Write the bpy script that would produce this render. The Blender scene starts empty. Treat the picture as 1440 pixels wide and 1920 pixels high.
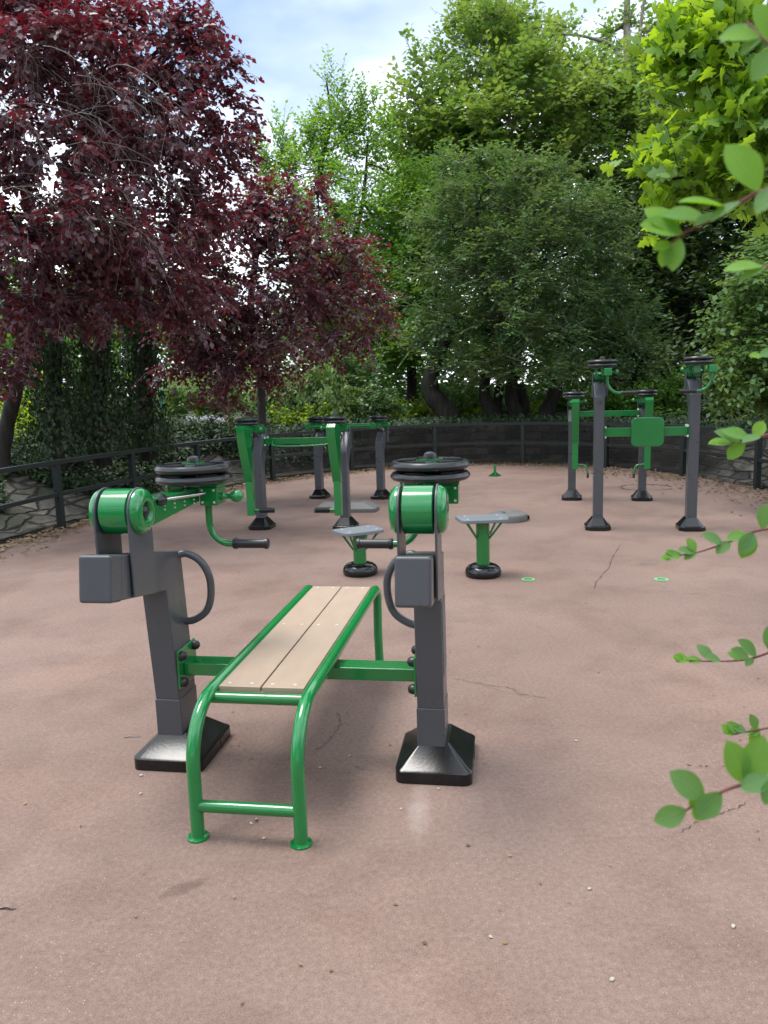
import bpy, math, random
import numpy as np
from mathutils import Vector, Matrix
R_ = math.radians
rng = np.random.default_rng(7)
random.seed(7)
SC = bpy.context.scene
COL = SC.collection

# ------------------------------------------------------------------ camera
PITCH, ROLL, CAMH = R_(9.07), 0.03, 1.5
F_ = Vector((0, math.cos(PITCH), -math.sin(PITCH)))
R0 = Vector((1, 0, 0)); U0 = Vector((0, math.sin(PITCH), math.cos(PITCH)))
RT = R0*math.cos(ROLL) - U0*math.sin(ROLL)
UP = U0*math.cos(ROLL) + R0*math.sin(ROLL)
cam_d = bpy.data.cameras.new('camera'); cam = bpy.data.objects.new('camera', cam_d); COL.objects.link(cam)
m = Matrix.Identity(4)
for i in range(3):
    m[i][0] = RT[i]; m[i][1] = UP[i]; m[i][2] = -F_[i]
m.translation = (0, 0, CAMH)
cam.matrix_world = m
cam_d.sensor_fit = 'HORIZONTAL'; cam_d.sensor_width = 36; cam_d.lens = 36
cam_d.clip_start = 0.05; cam_d.clip_end = 2000
cam_d.dof.use_dof = True; cam_d.dof.focus_distance = 4.0; cam_d.dof.aperture_fstop = 12
SC.camera = cam

def at(px, py, Y=None, z=None):
    """world point seen at a photo pixel, at forward distance Y or height z"""
    v = F_*1440 + RT*(px-720) - UP*(py-960)
    t = Y/v.y if Y is not None else (z-CAMH)/v.z
    return Vector((v.x*t, v.y*t, CAMH+v.z*t))

# ------------------------------------------------------------------ light
SUN_EL, SUN_AZ = R_(73), R_(-75)          # azimuth measured from +Y towards +X
w = bpy.data.worlds.new('World'); SC.world = w; w.use_nodes = True
nt = w.node_tree; N = nt.nodes; N.clear(); LK = nt.links.new
out = N.new('ShaderNodeOutputWorld'); bg = N.new('ShaderNodeBackground')
sky = N.new('ShaderNodeTexSky'); sky.sky_type = 'NISHITA'; sky.sun_disc = False
sky.sun_elevation = SUN_EL; sky.sun_rotation = SUN_AZ
sky.air_density = 1.0; sky.dust_density = 1.6; sky.ozone_density = 1.2
tc = N.new('ShaderNodeTexCoord'); mp = N.new('ShaderNodeMapping'); mp.inputs['Scale'].default_value = (1.0, 1.0, 2.2)
mp.inputs['Location'].default_value = (0.35, 0.2, 0.1)
ns = N.new('ShaderNodeTexNoise'); ns.inputs['Scale'].default_value = 2.6; ns.inputs['Detail'].default_value = 5; ns.inputs['Roughness'].default_value = .5
cr = N.new('ShaderNodeValToRGB'); cr.color_ramp.elements[0].position = .30; cr.color_ramp.elements[1].position = .56
ns2 = N.new('ShaderNodeTexNoise'); ns2.inputs['Scale'].default_value = 3.1; ns2.inputs['Detail'].default_value = 3
cl = N.new('ShaderNodeValToRGB')
cl.color_ramp.elements[0].position = .36; cl.color_ramp.elements[0].color = (4.6, 5.4, 6.6, 1)
cl.color_ramp.elements[1].position = .60; cl.color_ramp.elements[1].color = (12.5, 13.0, 13.6, 1)
mx = N.new('ShaderNodeMix'); mx.data_type = 'RGBA'
LK(tc.outputs['Generated'], mp.inputs['Vector']); LK(mp.outputs[0], ns.inputs['Vector']); LK(mp.outputs[0], ns2.inputs['Vector'])
LK(ns.outputs['Fac'], cr.inputs['Fac']); LK(ns2.outputs['Fac'], cl.inputs['Fac'])
LK(cr.outputs['Color'], mx.inputs['Factor']); LK(sky.outputs['Color'], mx.inputs['A']); LK(cl.outputs['Color'], mx.inputs['B'])
LK(mx.outputs['Result'], bg.inputs['Color']); LK(bg.outputs[0], out.inputs['Surface'])
bg.inputs['Strength'].default_value = 0.135
sd = bpy.data.lights.new('sun', 'SUN'); sd.energy = 2.0; sd.angle = R_(24); sd.color = (1, .96, .90)
so = bpy.data.objects.new('sun', sd); COL.objects.link(so)
sdir = Vector((math.sin(SUN_AZ)*math.cos(SUN_EL), math.cos(SUN_AZ)*math.cos(SUN_EL), math.sin(SUN_EL)))
so.rotation_euler = sdir.to_track_quat('Z', 'Y').to_euler(); so.location = (0, 0, 20)
vs = SC.view_settings; vs.view_transform = 'Standard'; vs.look = 'None'; vs.gamma = 1; vs.use_curve_mapping = False
vs.exposure = 0.70
cy = SC.cycles; cy.max_bounces = 7; cy.diffuse_bounces = 3; cy.glossy_bounces = 3; cy.transmission_bounces = 4
cy.use_denoising = True; cy.sample_clamp_indirect = 6

# ------------------------------------------------------------------ materials
def srgb(r, g, b):
    f = lambda c: (c/255/12.92) if c/255 <= .04045 else ((c/255+.055)/1.055)**2.4
    return (f(r), f(g), f(b), 1)
def newmat(name):
    mt = bpy.data.materials.new(name); mt.use_nodes = True
    return mt, mt.node_tree, mt.node_tree.nodes, mt.node_tree.links.new, mt.node_tree.nodes['Principled BSDF']
def paint(name, col, rough=.3, var=.12, bump=.02, scale=9, metallic=0., coat=0., dirt=.0):
    mt, t, n, l, b = newmat(name)
    tc = n.new('ShaderNodeTexCoord'); no = n.new('ShaderNodeTexNoise'); no.inputs['Scale'].default_value = scale; no.inputs['Detail'].default_value = 6
    l(tc.outputs['Object'], no.inputs['Vector'])
    mr = n.new('ShaderNodeMapRange'); mr.inputs['To Min'].default_value = 1-var; mr.inputs['To Max'].default_value = 1+var
    l(no.outputs['Fac'], mr.inputs['Value'])
    mix = n.new('ShaderNodeVectorMath'); mix.operation = 'SCALE'; mix.inputs[0].default_value = col[:3]
    l(mr.outputs[0], mix.inputs['Scale'])
    if dirt:
        n3 = n.new('ShaderNodeTexNoise'); n3.inputs['Scale'].default_value = 38; n3.inputs['Detail'].default_value = 8; n3.inputs['Roughness'].default_value = .7
        l(tc.outputs['Object'], n3.inputs['Vector'])
        r3 = n.new('ShaderNodeMapRange'); r3.inputs['From Min'].default_value = .56; r3.inputs['From Max'].default_value = .8; r3.inputs['To Max'].default_value = dirt
        l(n3.outputs['Fac'], r3.inputs['Value'])
        m3 = n.new('ShaderNodeMix'); m3.data_type = 'RGBA'; m3.inputs['B'].default_value = (.24, .21, .17, 1)
        l(r3.outputs[0], m3.inputs['Factor']); l(mix.outputs[0], m3.inputs['A']); l(m3.outputs['Result'], b.inputs['Base Color'])
    else:
        l(mix.outputs[0], b.inputs['Base Color'])
    rr = n.new('ShaderNodeMapRange'); rr.inputs['To Min'].default_value = max(0.02, rough-.08); rr.inputs['To Max'].default_value = rough+.12
    l(no.outputs['Fac'], rr.inputs['Value']); l(rr.outputs[0], b.inputs['Roughness'])
    b.inputs['Metallic'].default_value = metallic; b.inputs['Coat Weight'].default_value = coat; b.inputs['Coat Roughness'].default_value = .12
    if bump:
        n2 = n.new('ShaderNodeTexNoise'); n2.inputs['Scale'].default_value = 90; n2.inputs['Detail'].default_value = 2
        l(tc.outputs['Object'], n2.inputs['Vector'])
        bp = n.new('ShaderNodeBump'); bp.inputs['Strength'].default_value = bump*4; bp.inputs['Distance'].default_value = .002
        l(n2.outputs['Fac'], bp.inputs['Height']); l(bp.outputs[0], b.inputs['Normal'])
    return mt
GREEN = paint('green_paint', (.002, .16, .032), .16, .05, .006, coat=.6, dirt=.05)
GREEN2 = paint('bright_green_paint', (.002, .19, .042), .15, .05, .006, coat=.6, dirt=.05)
GREY = paint('slate_paint', (.066, .072, .083), .28, .05, .01, dirt=.03)
BLACK = paint('black_plastic', (.006, .0065, .0075), .16, .25, .02, dirt=.10)
RUBBER = paint('black_rubber', (.013, .014, .016), .33, .2, .02, dirt=.06)
DISC = paint('disc_rubber', (.013, .015, .019), .27, .15, .01, dirt=.08)
BOARDT = paint('grey_board', (.16, .18, .20), .4, .12, .02, dirt=.5)
COVER = paint('grey_plastic_cover', (.125, .125, .122), .55, .15, .05, dirt=.55)
STEEL = paint('steel', (.55, .55, .55), .22, .1, 0, metallic=1)
ZINC = paint('white_screw', (.6, .6, .58), .4, .1, 0, metallic=.3)
FENCE = paint('fence_paint', (.006, .013, .012), .5, .3, .05, dirt=.08)
LIME = paint('lime_marking', (.13, .48, .19), .8, .2, .1, dirt=.3)
TEAL = paint('teal_paint', (.03, .25, .2), .5)
# plank: composite tan board with fine speckle
def tan_board():
    mt, t, n, l, b = newmat('tan_board')
    tc = n.new('ShaderNodeTexCoord'); a = n.new('ShaderNodeTexNoise'); a.inputs['Scale'].default_value = 4; a.inputs['Detail'].default_value = 8
    mp = n.new('ShaderNodeMapping'); mp.inputs['Scale'].default_value = (4, 1.5, 1)
    l(tc.outputs['Object'], mp.inputs[0]); l(mp.outputs[0], a.inputs['Vector'])
    c = n.new('ShaderNodeValToRGB'); c.color_ramp.elements[0].position = .3; c.color_ramp.elements[1].position = .75
    c.color_ramp.elements[0].color = (.345, .258, .190, 1); c.color_ramp.elements[1].color = (.38, .288, .214, 1)
    s = n.new('ShaderNodeTexNoise'); s.inputs['Scale'].default_value = 220; s.inputs['Detail'].default_value = 2; l(tc.outputs['Object'], s.inputs['Vector'])
    mr = n.new('ShaderNodeMapRange'); mr.inputs['To Min'].default_value = .86; mr.inputs['To Max'].default_value = 1.12; l(s.outputs['Fac'], mr.inputs['Value'])
    v = n.new('ShaderNodeVectorMath'); v.operation = 'SCALE'; l(a.outputs['Fac'], c.inputs['Fac']); l(c.outputs[0], v.inputs[0]); l(mr.outputs[0], v.inputs['Scale'])
    l(v.outputs[0], b.inputs['Base Color']); b.inputs['Roughness'].default_value = .5
    return mt
TAN = tan_board()
def leafmat(name, a, b2, c, trans=.35, rough=.42, tcol=None):
    """leaf colour varies per leaf (attribute var.r) and per spray (var.g)"""
    mt, t, n, l, b = newmat(name)
    at_ = n.new('ShaderNodeAttribute'); at_.attribute_name = 'var'
    sp = n.new('ShaderNodeSeparateXYZ'); l(at_.outputs['Vector'], sp.inputs[0])
    m1 = n.new('ShaderNodeMix'); m1.data_type = 'RGBA'; m1.inputs['A'].default_value = (*a, 1); m1.inputs['B'].default_value = (*b2, 1)
    l(sp.outputs['X'], m1.inputs['Factor'])
    m2 = n.new('ShaderNodeMix'); m2.data_type = 'RGBA'; m2.inputs['B'].default_value = (*c, 1)
    l(m1.outputs['Result'], m2.inputs['A']); l(sp.outputs['Y'], m2.inputs['Factor'])
    l(m2.outputs['Result'], b.inputs['Base Color']); b.inputs['Roughness'].default_value = rough
    b.inputs['Specular IOR Level'].default_value = .45
    tr = n.new('ShaderNodeBsdfTranslucent'); 
    if tcol is None:
        v = n.new('ShaderNodeVectorMath'); v.operation = 'MULTIPLY'; v.inputs[1].default_value = (1.9, 1.7, .8)
        l(m2.outputs['Result'], v.inputs[0]); l(v.outputs[0], tr.inputs['Color'])
    else:
        tr.inputs['Color'].default_value = (*tcol, 1)
    ms = n.new('ShaderNodeMixShader'); ms.inputs[0].default_value = trans
    l(b.outputs[0], ms.inputs[1]); l(tr.outputs[0], ms.inputs[2])
    o = [x for x in n if x.type == 'OUTPUT_MATERIAL'][0]; l(ms.outputs[0], o.inputs['Surface'])
    return mt
L_PLUM = leafmat('plum_leaves', (.052, .024, .034), (.092, .020, .031), (.145, .110, .130), .28, .34, (.33, .016, .030))
L_BIRCH = leafmat('birch_leaves', (.10, .22, .03), (.19, .36, .04), (.14, .27, .08), .48)
L_PLANE = leafmat('plane_leaves', (.075, .165, .042), (.125, .235, .055), (.20, .29, .075), .42, .42)
L_ELM = leafmat('elm_leaves', (.050, .120, .055), (.090, .185, .080), (.17, .26, .085), .26, .38)
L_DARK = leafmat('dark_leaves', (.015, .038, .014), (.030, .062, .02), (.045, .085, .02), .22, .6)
L_MID = leafmat('mid_leaves', (.045, .13, .025), (.08, .20, .035), (.12, .22, .035), .38, .5)
L_MAPLE = leafmat('maple_leaves', (.11, .29, .02), (.24, .42, .02), (.14, .28, .12), .52, .42, (.42, .62, .02))
L_HORN = leafmat('hornbeam_leaves', (.07, .16, .055), (.12, .23, .08), (.15, .25, .06), .35, .5)
L_IVY = leafmat('ivy_leaves', (.010, .030, .012), (.020, .050, .016), (.045, .08, .022), .15, .6)
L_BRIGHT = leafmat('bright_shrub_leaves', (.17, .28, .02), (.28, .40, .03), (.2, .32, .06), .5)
L_FERN = leafmat('pale_shrub_leaves', (.10, .19, .07), (.15, .26, .10), (.17, .25, .07), .45)
L_LILAC = leafmat('lilac_flowers', (.33, .33, .62), (.48, .48, .74), (.6, .6, .8), .3, .7)
L_WHITE = leafmat('cream_flowers', (.6, .6, .5), (.7, .68, .55), (.5, .5, .4), .3, .7)
L_LITTER = leafmat('dry_leaves', (.16, .10, .045), (.34, .26, .12), (.10, .06, .03), .1, .7, (.2, .12, .05))
def twigmat(name, c1, c2):
    mt, t, n, l, b = newmat(name)
    tc = n.new('ShaderNodeTexCoord'); a = n.new('ShaderNodeTexNoise'); a.inputs['Scale'].default_value = 14; a.inputs['Detail'].default_value = 8
    mp = n.new('ShaderNodeMapping'); mp.inputs['Scale'].default_value = (1, 1, .25); l(tc.outputs['Object'], mp.inputs[0]); l(mp.outputs[0], a.inputs['Vector'])
    c = n.new('ShaderNodeValToRGB'); c.color_ramp.elements[0].position = .35; c.color_ramp.elements[1].position = .7
    c.color_ramp.elements[0].color = (*c1, 1); c.color_ramp.elements[1].color = (*c2, 1)
    l(a.outputs['Fac'], c.inputs['Fac']); l(c.outputs[0], b.inputs['Base Color']); b.inputs['Roughness'].default_value = .85
    bp = n.new('ShaderNodeBump'); bp.inputs['Strength'].default_value = .7; bp.inputs['Distance'].default_value = .02; l(a.outputs['Fac'], bp.inputs['Height']); l(bp.outputs[0], b.inputs['Normal'])
    return mt
BARK = twigmat('dark_bark', (.009, .008, .0065), (.034, .029, .023))
BARK2 = twigmat('grey_bark', (.12, .10, .085), (.26, .23, .20))
TWIG = twigmat('grey_twig', (.16, .14, .13), (.34, .31, .29))
STEM = twigmat('red_stem', (.10, .03, .03), (.20, .07, .06))

def ground_mat():
    mt, t, n, l, b = newmat('red_asphalt')
    tc = n.new('ShaderNodeTexCoord'); P = tc.outputs['Object']
    def noise(s, d=6, r=.5):
        x = n.new('ShaderNodeTexNoise'); x.inputs['Scale'].default_value = s; x.inputs['Detail'].default_value = d; x.inputs['Roughness'].default_value = r
        l(P, x.inputs['Vector']); return x.outputs['Fac']
    def ramp(src, p0, p1, c0, c1):
        c = n.new('ShaderNodeValToRGB'); c.color_ramp.elements[0].position = p0; c.color_ramp.elements[1].position = p1
        c.color_ramp.elements[0].color = c0; c.color_ramp.elements[1].color = c1; l(src, c.inputs['Fac']); return c.outputs[0]
    def mix(f, a, bb, mode='MIX', fv=None):
        x = n.new('ShaderNodeMix'); x.data_type = 'RGBA'; x.blend_type = mode
        if f is not None: l(f, x.inputs['Factor'])
        else: x.inputs['Factor'].default_value = fv
        for s, v in (('A', a), ('B', bb)):
            if isinstance(v, tuple): x.inputs[s].default_value = v
            else: l(v, x.inputs[s])
        return x.outputs['Result']
    base = ramp(noise(.55, 7, .6), .3, .72, (.182, .121, .098, 1), (.252, .178, .150, 1))
    base = mix(ramp(noise(1.7, 8, .65), .48, .68, (0, 0, 0, 1), (1, 1, 1, 1)), base, mix(None, base, (.74, .70, .69, 1), 'MULTIPLY', .8))
    base = mix(ramp(noise(.9, 5, .6), .52, .66, (0, 0, 0, 1), (.6, .6, .6, 1)), base, mix(None, base, (1.22, 1.16, 1.10, 1), 'MULTIPLY', 1.0))
    # fine grain and aggregate
    base = mix(None, base, ramp(noise(55, 6, .75), .3, .72, (.70, .70, .71, 1), (1.22, 1.21, 1.20, 1)), 'MULTIPLY', 1.0)
    base = mix(None, base, ramp(noise(260, 3, .6), .25, .75, (.55, .55, .55, 1), (1.42, 1.41, 1.40, 1)), 'MULTIPLY', 1.0)
    v = n.new('ShaderNodeTexVoronoi'); v.inputs['Scale'].default_value = 120; l(P, v.inputs['Vector'])
    sx = n.new('ShaderNodeSeparateColor'); l(v.outputs['Color'], sx.inputs[0])
    a1 = n.new('ShaderNodeMath'); a1.operation = 'LESS_THAN'; a1.inputs[1].default_value = .16; l(v.outputs['Distance'], a1.inputs[0])
    a2 = n.new('ShaderNodeMath'); a2.operation = 'GREATER_THAN'; a2.inputs[1].default_value = .86; l(sx.outputs[0], a2.inputs[0])
    a3 = n.new('ShaderNodeMath'); a3.operation = 'MULTIPLY'; l(a1.outputs[0], a3.inputs[0]); l(a2.outputs[0], a3.inputs[1])
    a4 = n.new('ShaderNodeMath'); a4.operation = 'MULTIPLY'; l(a3.outputs[0], a4.inputs[0]); l(ramp(noise(1.3, 4, .6), .42, .6, (.12, .12, .12, 1), (1, 1, 1, 1)), a4.inputs[1])
    base = mix(a4.outputs[0], base, (.52, .46, .41, 1))
    # worn dark scuffs
    base = mix(ramp(noise(3.3, 9, .72), .61, .70, (0, 0, 0, 1), (.5, .5, .5, 1)), base, (.17, .125, .115, 1))
    # a dry chalky scuff and a damp oval stain on the asphalt
    def spot(cx, cy, rx, ry, soft, ang=0):
        mp = n.new('ShaderNodeMapping'); mp.vector_type = 'TEXTURE'; mp.inputs['Location'].default_value = (cx, cy, 0); mp.inputs['Scale'].default_value = (rx, ry, 1); mp.inputs['Rotation'].default_value = (0, 0, ang)
        l(P, mp.inputs[0]); ln = n.new('ShaderNodeVectorMath'); ln.operation = 'LENGTH'; l(mp.outputs[0], ln.inputs[0])
        ad = n.new('ShaderNodeMath'); ad.operation = 'MULTIPLY_ADD'; ad.inputs[1].default_value = 1.3; l(noise(9, 6, .7), ad.inputs[0]); l(ln.outputs['Value'], ad.inputs[2])
        r = n.new('ShaderNodeMapRange'); r.inputs['From Min'].default_value = 1.55; r.inputs['From Max'].default_value = 1.55-soft; l(ad.outputs[0], r.inputs['Value']); return r.outputs[0]
    p = at(785, 1520, z=0); base = mix(spot(p.x, p.y, .06, .26, .8, -.1), base, mix(None, base, (.46, .40, .36, 1), 'MIX', .30))
    p = at(345, 1665, z=0); base = mix(spot(p.x, p.y, .09, .04, .35, .5), base, mix(None, base, (.45, .42, .42, 1), 'MULTIPLY', .55))
    l(base, b.inputs['Base Color']); b.inputs['Roughness'].default_value = .8; b.inputs['Specular IOR Level'].default_value = .35
    bp = n.new('ShaderNodeBump'); bp.inputs['Strength'].default_value = .45; bp.inputs['Distance'].default_value = .004
    l(noise(170, 4, .7), bp.inputs['Height'])
    bp2 = n.new('ShaderNodeBump'); bp2.inputs['Strength'].default_value = .35; bp2.inputs['Distance'].default_value = .03
    l(noise(2.2, 5, .6), bp2.inputs['Height']); l(bp.outputs[0], bp2.inputs['Normal']); l(bp2.outputs[0], b.inputs['Normal'])
    return mt
def soil_mat():
    mt, t, n, l, b = newmat('dark_soil')
    tc = n.new('ShaderNodeTexCoord'); a = n.new('ShaderNodeTexNoise'); a.inputs['Scale'].default_value = 3; a.inputs['Detail'].default_value = 9; l(tc.outputs['Object'], a.inputs['Vector'])
    c = n.new('ShaderNodeValToRGB'); c.color_ramp.elements[0].color = (.015, .022, .009, 1); c.color_ramp.elements[1].color = (.06, .075, .025, 1); c.color_ramp.elements[0].position = .35; c.color_ramp.elements[1].position = .7
    l(a.outputs['Fac'], c.inputs['Fac']); l(c.outputs[0], b.inputs['Base Color']); b.inputs['Roughness'].default_value = .95
    return mt
def stone_mat():
    """wuv = (run along the wall, run up the wall, 1 where it is laid in upright courses)"""
    mt, t, n, l, b = newmat('rubble_stone')
    uv = n.new('ShaderNodeAttribute'); uv.attribute_name = 'wuv'
    sep = n.new('ShaderNodeSeparateXYZ'); l(uv.outputs['Vector'], sep.inputs[0])
    cmb = n.new('ShaderNodeCombineXYZ'); l(sep.outputs[0], cmb.inputs[0]); l(sep.outputs[1], cmb.inputs[1]); P = cmb.outputs[0]
    wn = n.new('ShaderNodeTexNoise'); wn.inputs['Scale'].default_value = 2.2; wn.inputs['Detail'].default_value = 5; l(P, wn.inputs['Vector'])
    ad = n.new('ShaderNodeMix'); ad.data_type = 'RGBA'; ad.blend_type = 'LINEAR_LIGHT'; ad.inputs['Factor'].default_value = .13; l(P, ad.inputs['A']); l(wn.outputs['Color'], ad.inputs['B'])
    mp = n.new('ShaderNodeMapping'); mp.inputs['Scale'].default_value = (2.3, 5.6, 1); l(ad.outputs['Result'], mp.inputs[0])
    v = n.new('ShaderNodeTexVoronoi'); v.distance = 'MANHATTAN'; v.inputs['Scale'].default_value = 1; l(mp.outputs[0], v.inputs['Vector']); v.inputs['Randomness'].default_value = .9
    e = n.new('ShaderNodeTexVoronoi'); e.feature = 'DISTANCE_TO_EDGE'; e.inputs['Scale'].default_value = 1; e.inputs['Randomness'].default_value = .9; l(mp.outputs[0], e.inputs['Vector'])
    v2 = n.new('ShaderNodeTexVoronoi'); v2.inputs['Scale'].default_value = 1; v2.inputs['Randomness'].default_value = .9; l(mp.outputs[0], v2.inputs['Vector'])
    sc = n.new('ShaderNodeSeparateColor'); l(v2.outputs['Color'], sc.inputs[0])
    ad2 = n.new('ShaderNodeMix'); ad2.data_type = 'RGBA'; ad2.blend_type = 'LINEAR_LIGHT'; ad2.inputs['Factor'].default_value = .03; l(P, ad2.inputs['A']); l(wn.outputs['Color'], ad2.inputs['B'])
    br = n.new('ShaderNodeTexBrick'); br.inputs['Scale'].default_value = 1; br.inputs['Brick Width'].default_value = .34; br.inputs['Row Height'].default_value = .145; br.inputs['Mortar Size'].default_value = .010; br.inputs['Mortar Smooth'].default_value = .5
    br.inputs['Color1'].default_value = (0, 0, 0, 1); br.inputs['Color2'].default_value = (1, 1, 1, 1); br.squash = .7; br.squash_frequency = 3; l(ad2.outputs['Result'], br.inputs['Vector'])
    er = n.new('ShaderNodeMapRange'); er.inputs['From Min'].default_value = .0; er.inputs['From Max'].default_value = .10; l(e.outputs['Distance'], er.inputs['Value'])
    inv = n.new('ShaderNodeMath'); inv.operation = 'SUBTRACT'; inv.inputs[0].default_value = 1; l(br.outputs['Fac'], inv.inputs[1])
    def fmix(a, c):
        x = n.new('ShaderNodeMix'); l(sep.outputs[2], x.inputs['Factor']); l(a, x.inputs['A']); l(c, x.inputs['B']); return x.outputs['Result']
    cell = fmix(sc.outputs[0], br.outputs['Color']); joint = fmix(er.outputs[0], inv.outputs[0])
    c = n.new('ShaderNodeValToRGB'); el = c.color_ramp.elements; el[0].color = (.055, .050, .042, 1); el[1].color = (.17, .155, .13, 1)
    x = el.new(.5); x.color = (.10, .092, .078, 1); l(cell, c.inputs['Fac'])
    no = n.new('ShaderNodeTexNoise'); no.inputs['Scale'].default_value = 9; no.inputs['Detail'].default_value = 10; no.inputs['Roughness'].default_value = .72; l(P, no.inputs['Vector'])
    mr = n.new('ShaderNodeMapRange'); mr.inputs['From Min'].default_value = .3; mr.inputs['From Max'].default_value = .7; mr.inputs['To Min'].default_value = .4; mr.inputs['To Max'].default_value = 1.5; l(no.outputs['Fac'], mr.inputs['Value'])
    vv = n.new('ShaderNodeVectorMath'); vv.operation = 'SCALE'; l(c.outputs[0], vv.inputs[0]); l(mr.outputs[0], vv.inputs['Scale'])
    mo = n.new('ShaderNodeTexNoise'); mo.inputs['Scale'].default_value = 1.6; mo.inputs['Detail'].default_value = 8; l(P, mo.inputs['Vector'])
    mm = n.new('ShaderNodeMapRange'); mm.inputs['From Min'].default_value = .46; mm.inputs['From Max'].default_value = .62; mm.inputs['To Max'].default_value = .7; l(mo.outputs['Fac'], mm.inputs['Value'])
    m0 = n.new('ShaderNodeMix'); m0.data_type = 'RGBA'; m0.inputs['B'].default_value = (.028, .036, .017, 1); l(mm.outputs[0], m0.inputs['Factor']); l(vv.outputs[0], m0.inputs['A'])
    # tree shade is painted into the stone colour of the upright far wall
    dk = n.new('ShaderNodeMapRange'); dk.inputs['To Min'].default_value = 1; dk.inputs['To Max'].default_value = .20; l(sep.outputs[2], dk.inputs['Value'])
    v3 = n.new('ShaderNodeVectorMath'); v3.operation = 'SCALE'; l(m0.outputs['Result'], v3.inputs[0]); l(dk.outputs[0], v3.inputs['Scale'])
    m1 = n.new('ShaderNodeMix'); m1.data_type = 'RGBA'; m1.inputs['A'].default_value = (.018, .017, .013, 1); l(joint, m1.inputs['Factor']); l(v3.outputs[0], m1.inputs['B'])
    l(m1.outputs['Result'], b.inputs['Base Color']); b.inputs['Roughness'].default_value = .9
    h = n.new('ShaderNodeMath'); h.operation = 'MULTIPLY_ADD'; h.inputs[1].default_value = .5; l(no.outputs['Fac'], h.inputs[0]); l(joint, h.inputs[2])
    h2 = n.new('ShaderNodeMath'); h2.operation = 'MULTIPLY_ADD'; h2.inputs[1].default_value = .6; l(cell, h2.inputs[0]); l(h.outputs[0], h2.inputs[2])
    bp = n.new('ShaderNodeBump'); bp.inputs['Strength'].default_value = 1; bp.inputs['Distance'].default_value = .05; l(h2.outputs[0], bp.inputs['Height']); l(bp.outputs[0], b.inputs['Normal'])
    return mt

# ------------------------------------------------------------------ mesh helpers
class MB:
    def __init__(s): s.v = []; s.f = []
    def add(s, vs_, fs):
        o = len(s.v); s.v += [tuple(p) for p in vs_]; s.f += [tuple(o+i for i in q) for q in fs]; return s
    def box(s, x0, x1, y0, y1, z0, z1, M=None):
        vs_ = [Vector((x, y, z)) for z in (z0, z1) for y in (y0, y1) for x in (x0, x1)]
        if M: vs_ = [M @ p for p in vs_]
        return s.add(vs_, [(0, 2, 3, 1), (4, 5, 7, 6), (0, 1, 5, 4), (2, 6, 7, 3), (0, 4, 6, 2), (1, 3, 7, 5)])
    def prism(s, poly, a0, a1, axis='x', M=None):
        """poly in the other two axes (x: y,z  y: x,z  z: x,y)"""
        n = len(poly)
        mk = {'x': lambda a, p: Vector((a, p[0], p[1])), 'y': lambda a, p: Vector((p[0], a, p[1])), 'z': lambda a, p: Vector((p[0], p[1], a))}[axis]
        vs_ = [mk(a0, p) for p in poly] + [mk(a1, p) for p in poly]
        if M: vs_ = [M @ p for p in vs_]
        return s.add(vs_, [tuple(range(n))[::-1], tuple(range(n, 2*n))] + [(i, (i+1) % n, n+(i+1) % n, n+i) for i in range(n)])
    def tube(s, pts, r, n=14, cap=True):
        pts = [Vector(p) for p in pts]; k = len(pts); rs = r if isinstance(r, (list, tuple)) else [r]*k
        vs_, fs = [], []; prev = None
        for i, p in enumerate(pts):
            d = (pts[min(i+1, k-1)]-pts[max(i-1, 0)]).normalized()
            if prev is None:
                a = d.cross(Vector((0, 0, 1)) if abs(d.z) < .9 else Vector((1, 0, 0))).normalized()
            else:
                a = (prev - d*prev.dot(d)).normalized()
            prev = a; b = d.cross(a)
            for j in range(n):
                t = 2*math.pi*j/n; vs_.append(p + a*math.cos(t)*rs[i] + b*math.sin(t)*rs[i])
        for i in range(k-1):
            for j in range(n):
                q = (j+1) % n; fs.append((i*n+j, i*n+q, (i+1)*n+q, (i+1)*n+j))
        if cap: fs += [tuple(range(n))[::-1], tuple(range((k-1)*n, k*n))]
        return s.add(vs_, fs)
    def lathe(s, prof, c=(0, 0, 0), axis='z', n=40, sgn=1):
        """prof: (radius, height along axis)"""
        c = Vector(c); vs_, fs = [], []
        for r, h in prof:
            for j in range(n):
                t = 2*math.pi*j/n; a, b = r*math.cos(t), r*math.sin(t); h_ = h*sgn
                vs_.append(c + {'z': Vector((a, b, h_)), 'x': Vector((h_, a, b)), 'y': Vector((a, h_, b))}[axis])
        k = len(prof)
        for i in range(k-1):
            for j in range(n):
                q = (j+1) % n; fs.append((i*n+j, i*n+q, (i+1)*n+q, (i+1)*n+j))
        if prof[0][0] > 1e-5: fs.append(tuple(range(n))[::-1])
        if prof[-1][0] > 1e-5: fs.append(tuple(range((k-1)*n, k*n)))
        return s.add(vs_, fs)
    def build(s, name, mat, parent=None, bevel=0, smooth=35, seg=2):
        me = bpy.data.meshes.new(name); me.from_pydata(s.v, [], s.f); me.materials.append(mat)
        import bmesh
        bm = bmesh.new(); bm.from_mesh(me); bmesh.ops.remove_doubles(bm, verts=bm.verts, dist=1e-6); bmesh.ops.recalc_face_normals(bm, faces=bm.faces); bm.to_mesh(me); bm.free()
        me.polygons.foreach_set('use_smooth', [True]*len(me.polygons)); me.set_sharp_from_angle(angle=R_(smooth)); me.update()
        o = bpy.data.objects.new(name, me); COL.objects.link(o)
        if parent: o.parent = parent
        if bevel:
            bv = o.modifiers.new('bevel', 'BEVEL'); bv.width = bevel; bv.segments = seg; bv.limit_method = 'ANGLE'; bv.angle_limit = R_(40); bv.harden_normals = True
        return o
def tag(o, label=None, cat=None, group=None, kind=None):
    if label: o['label'] = label
    if cat: o['category'] = cat
    if group: o['group'] = group
    if kind: o['kind'] = kind
    return o
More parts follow.
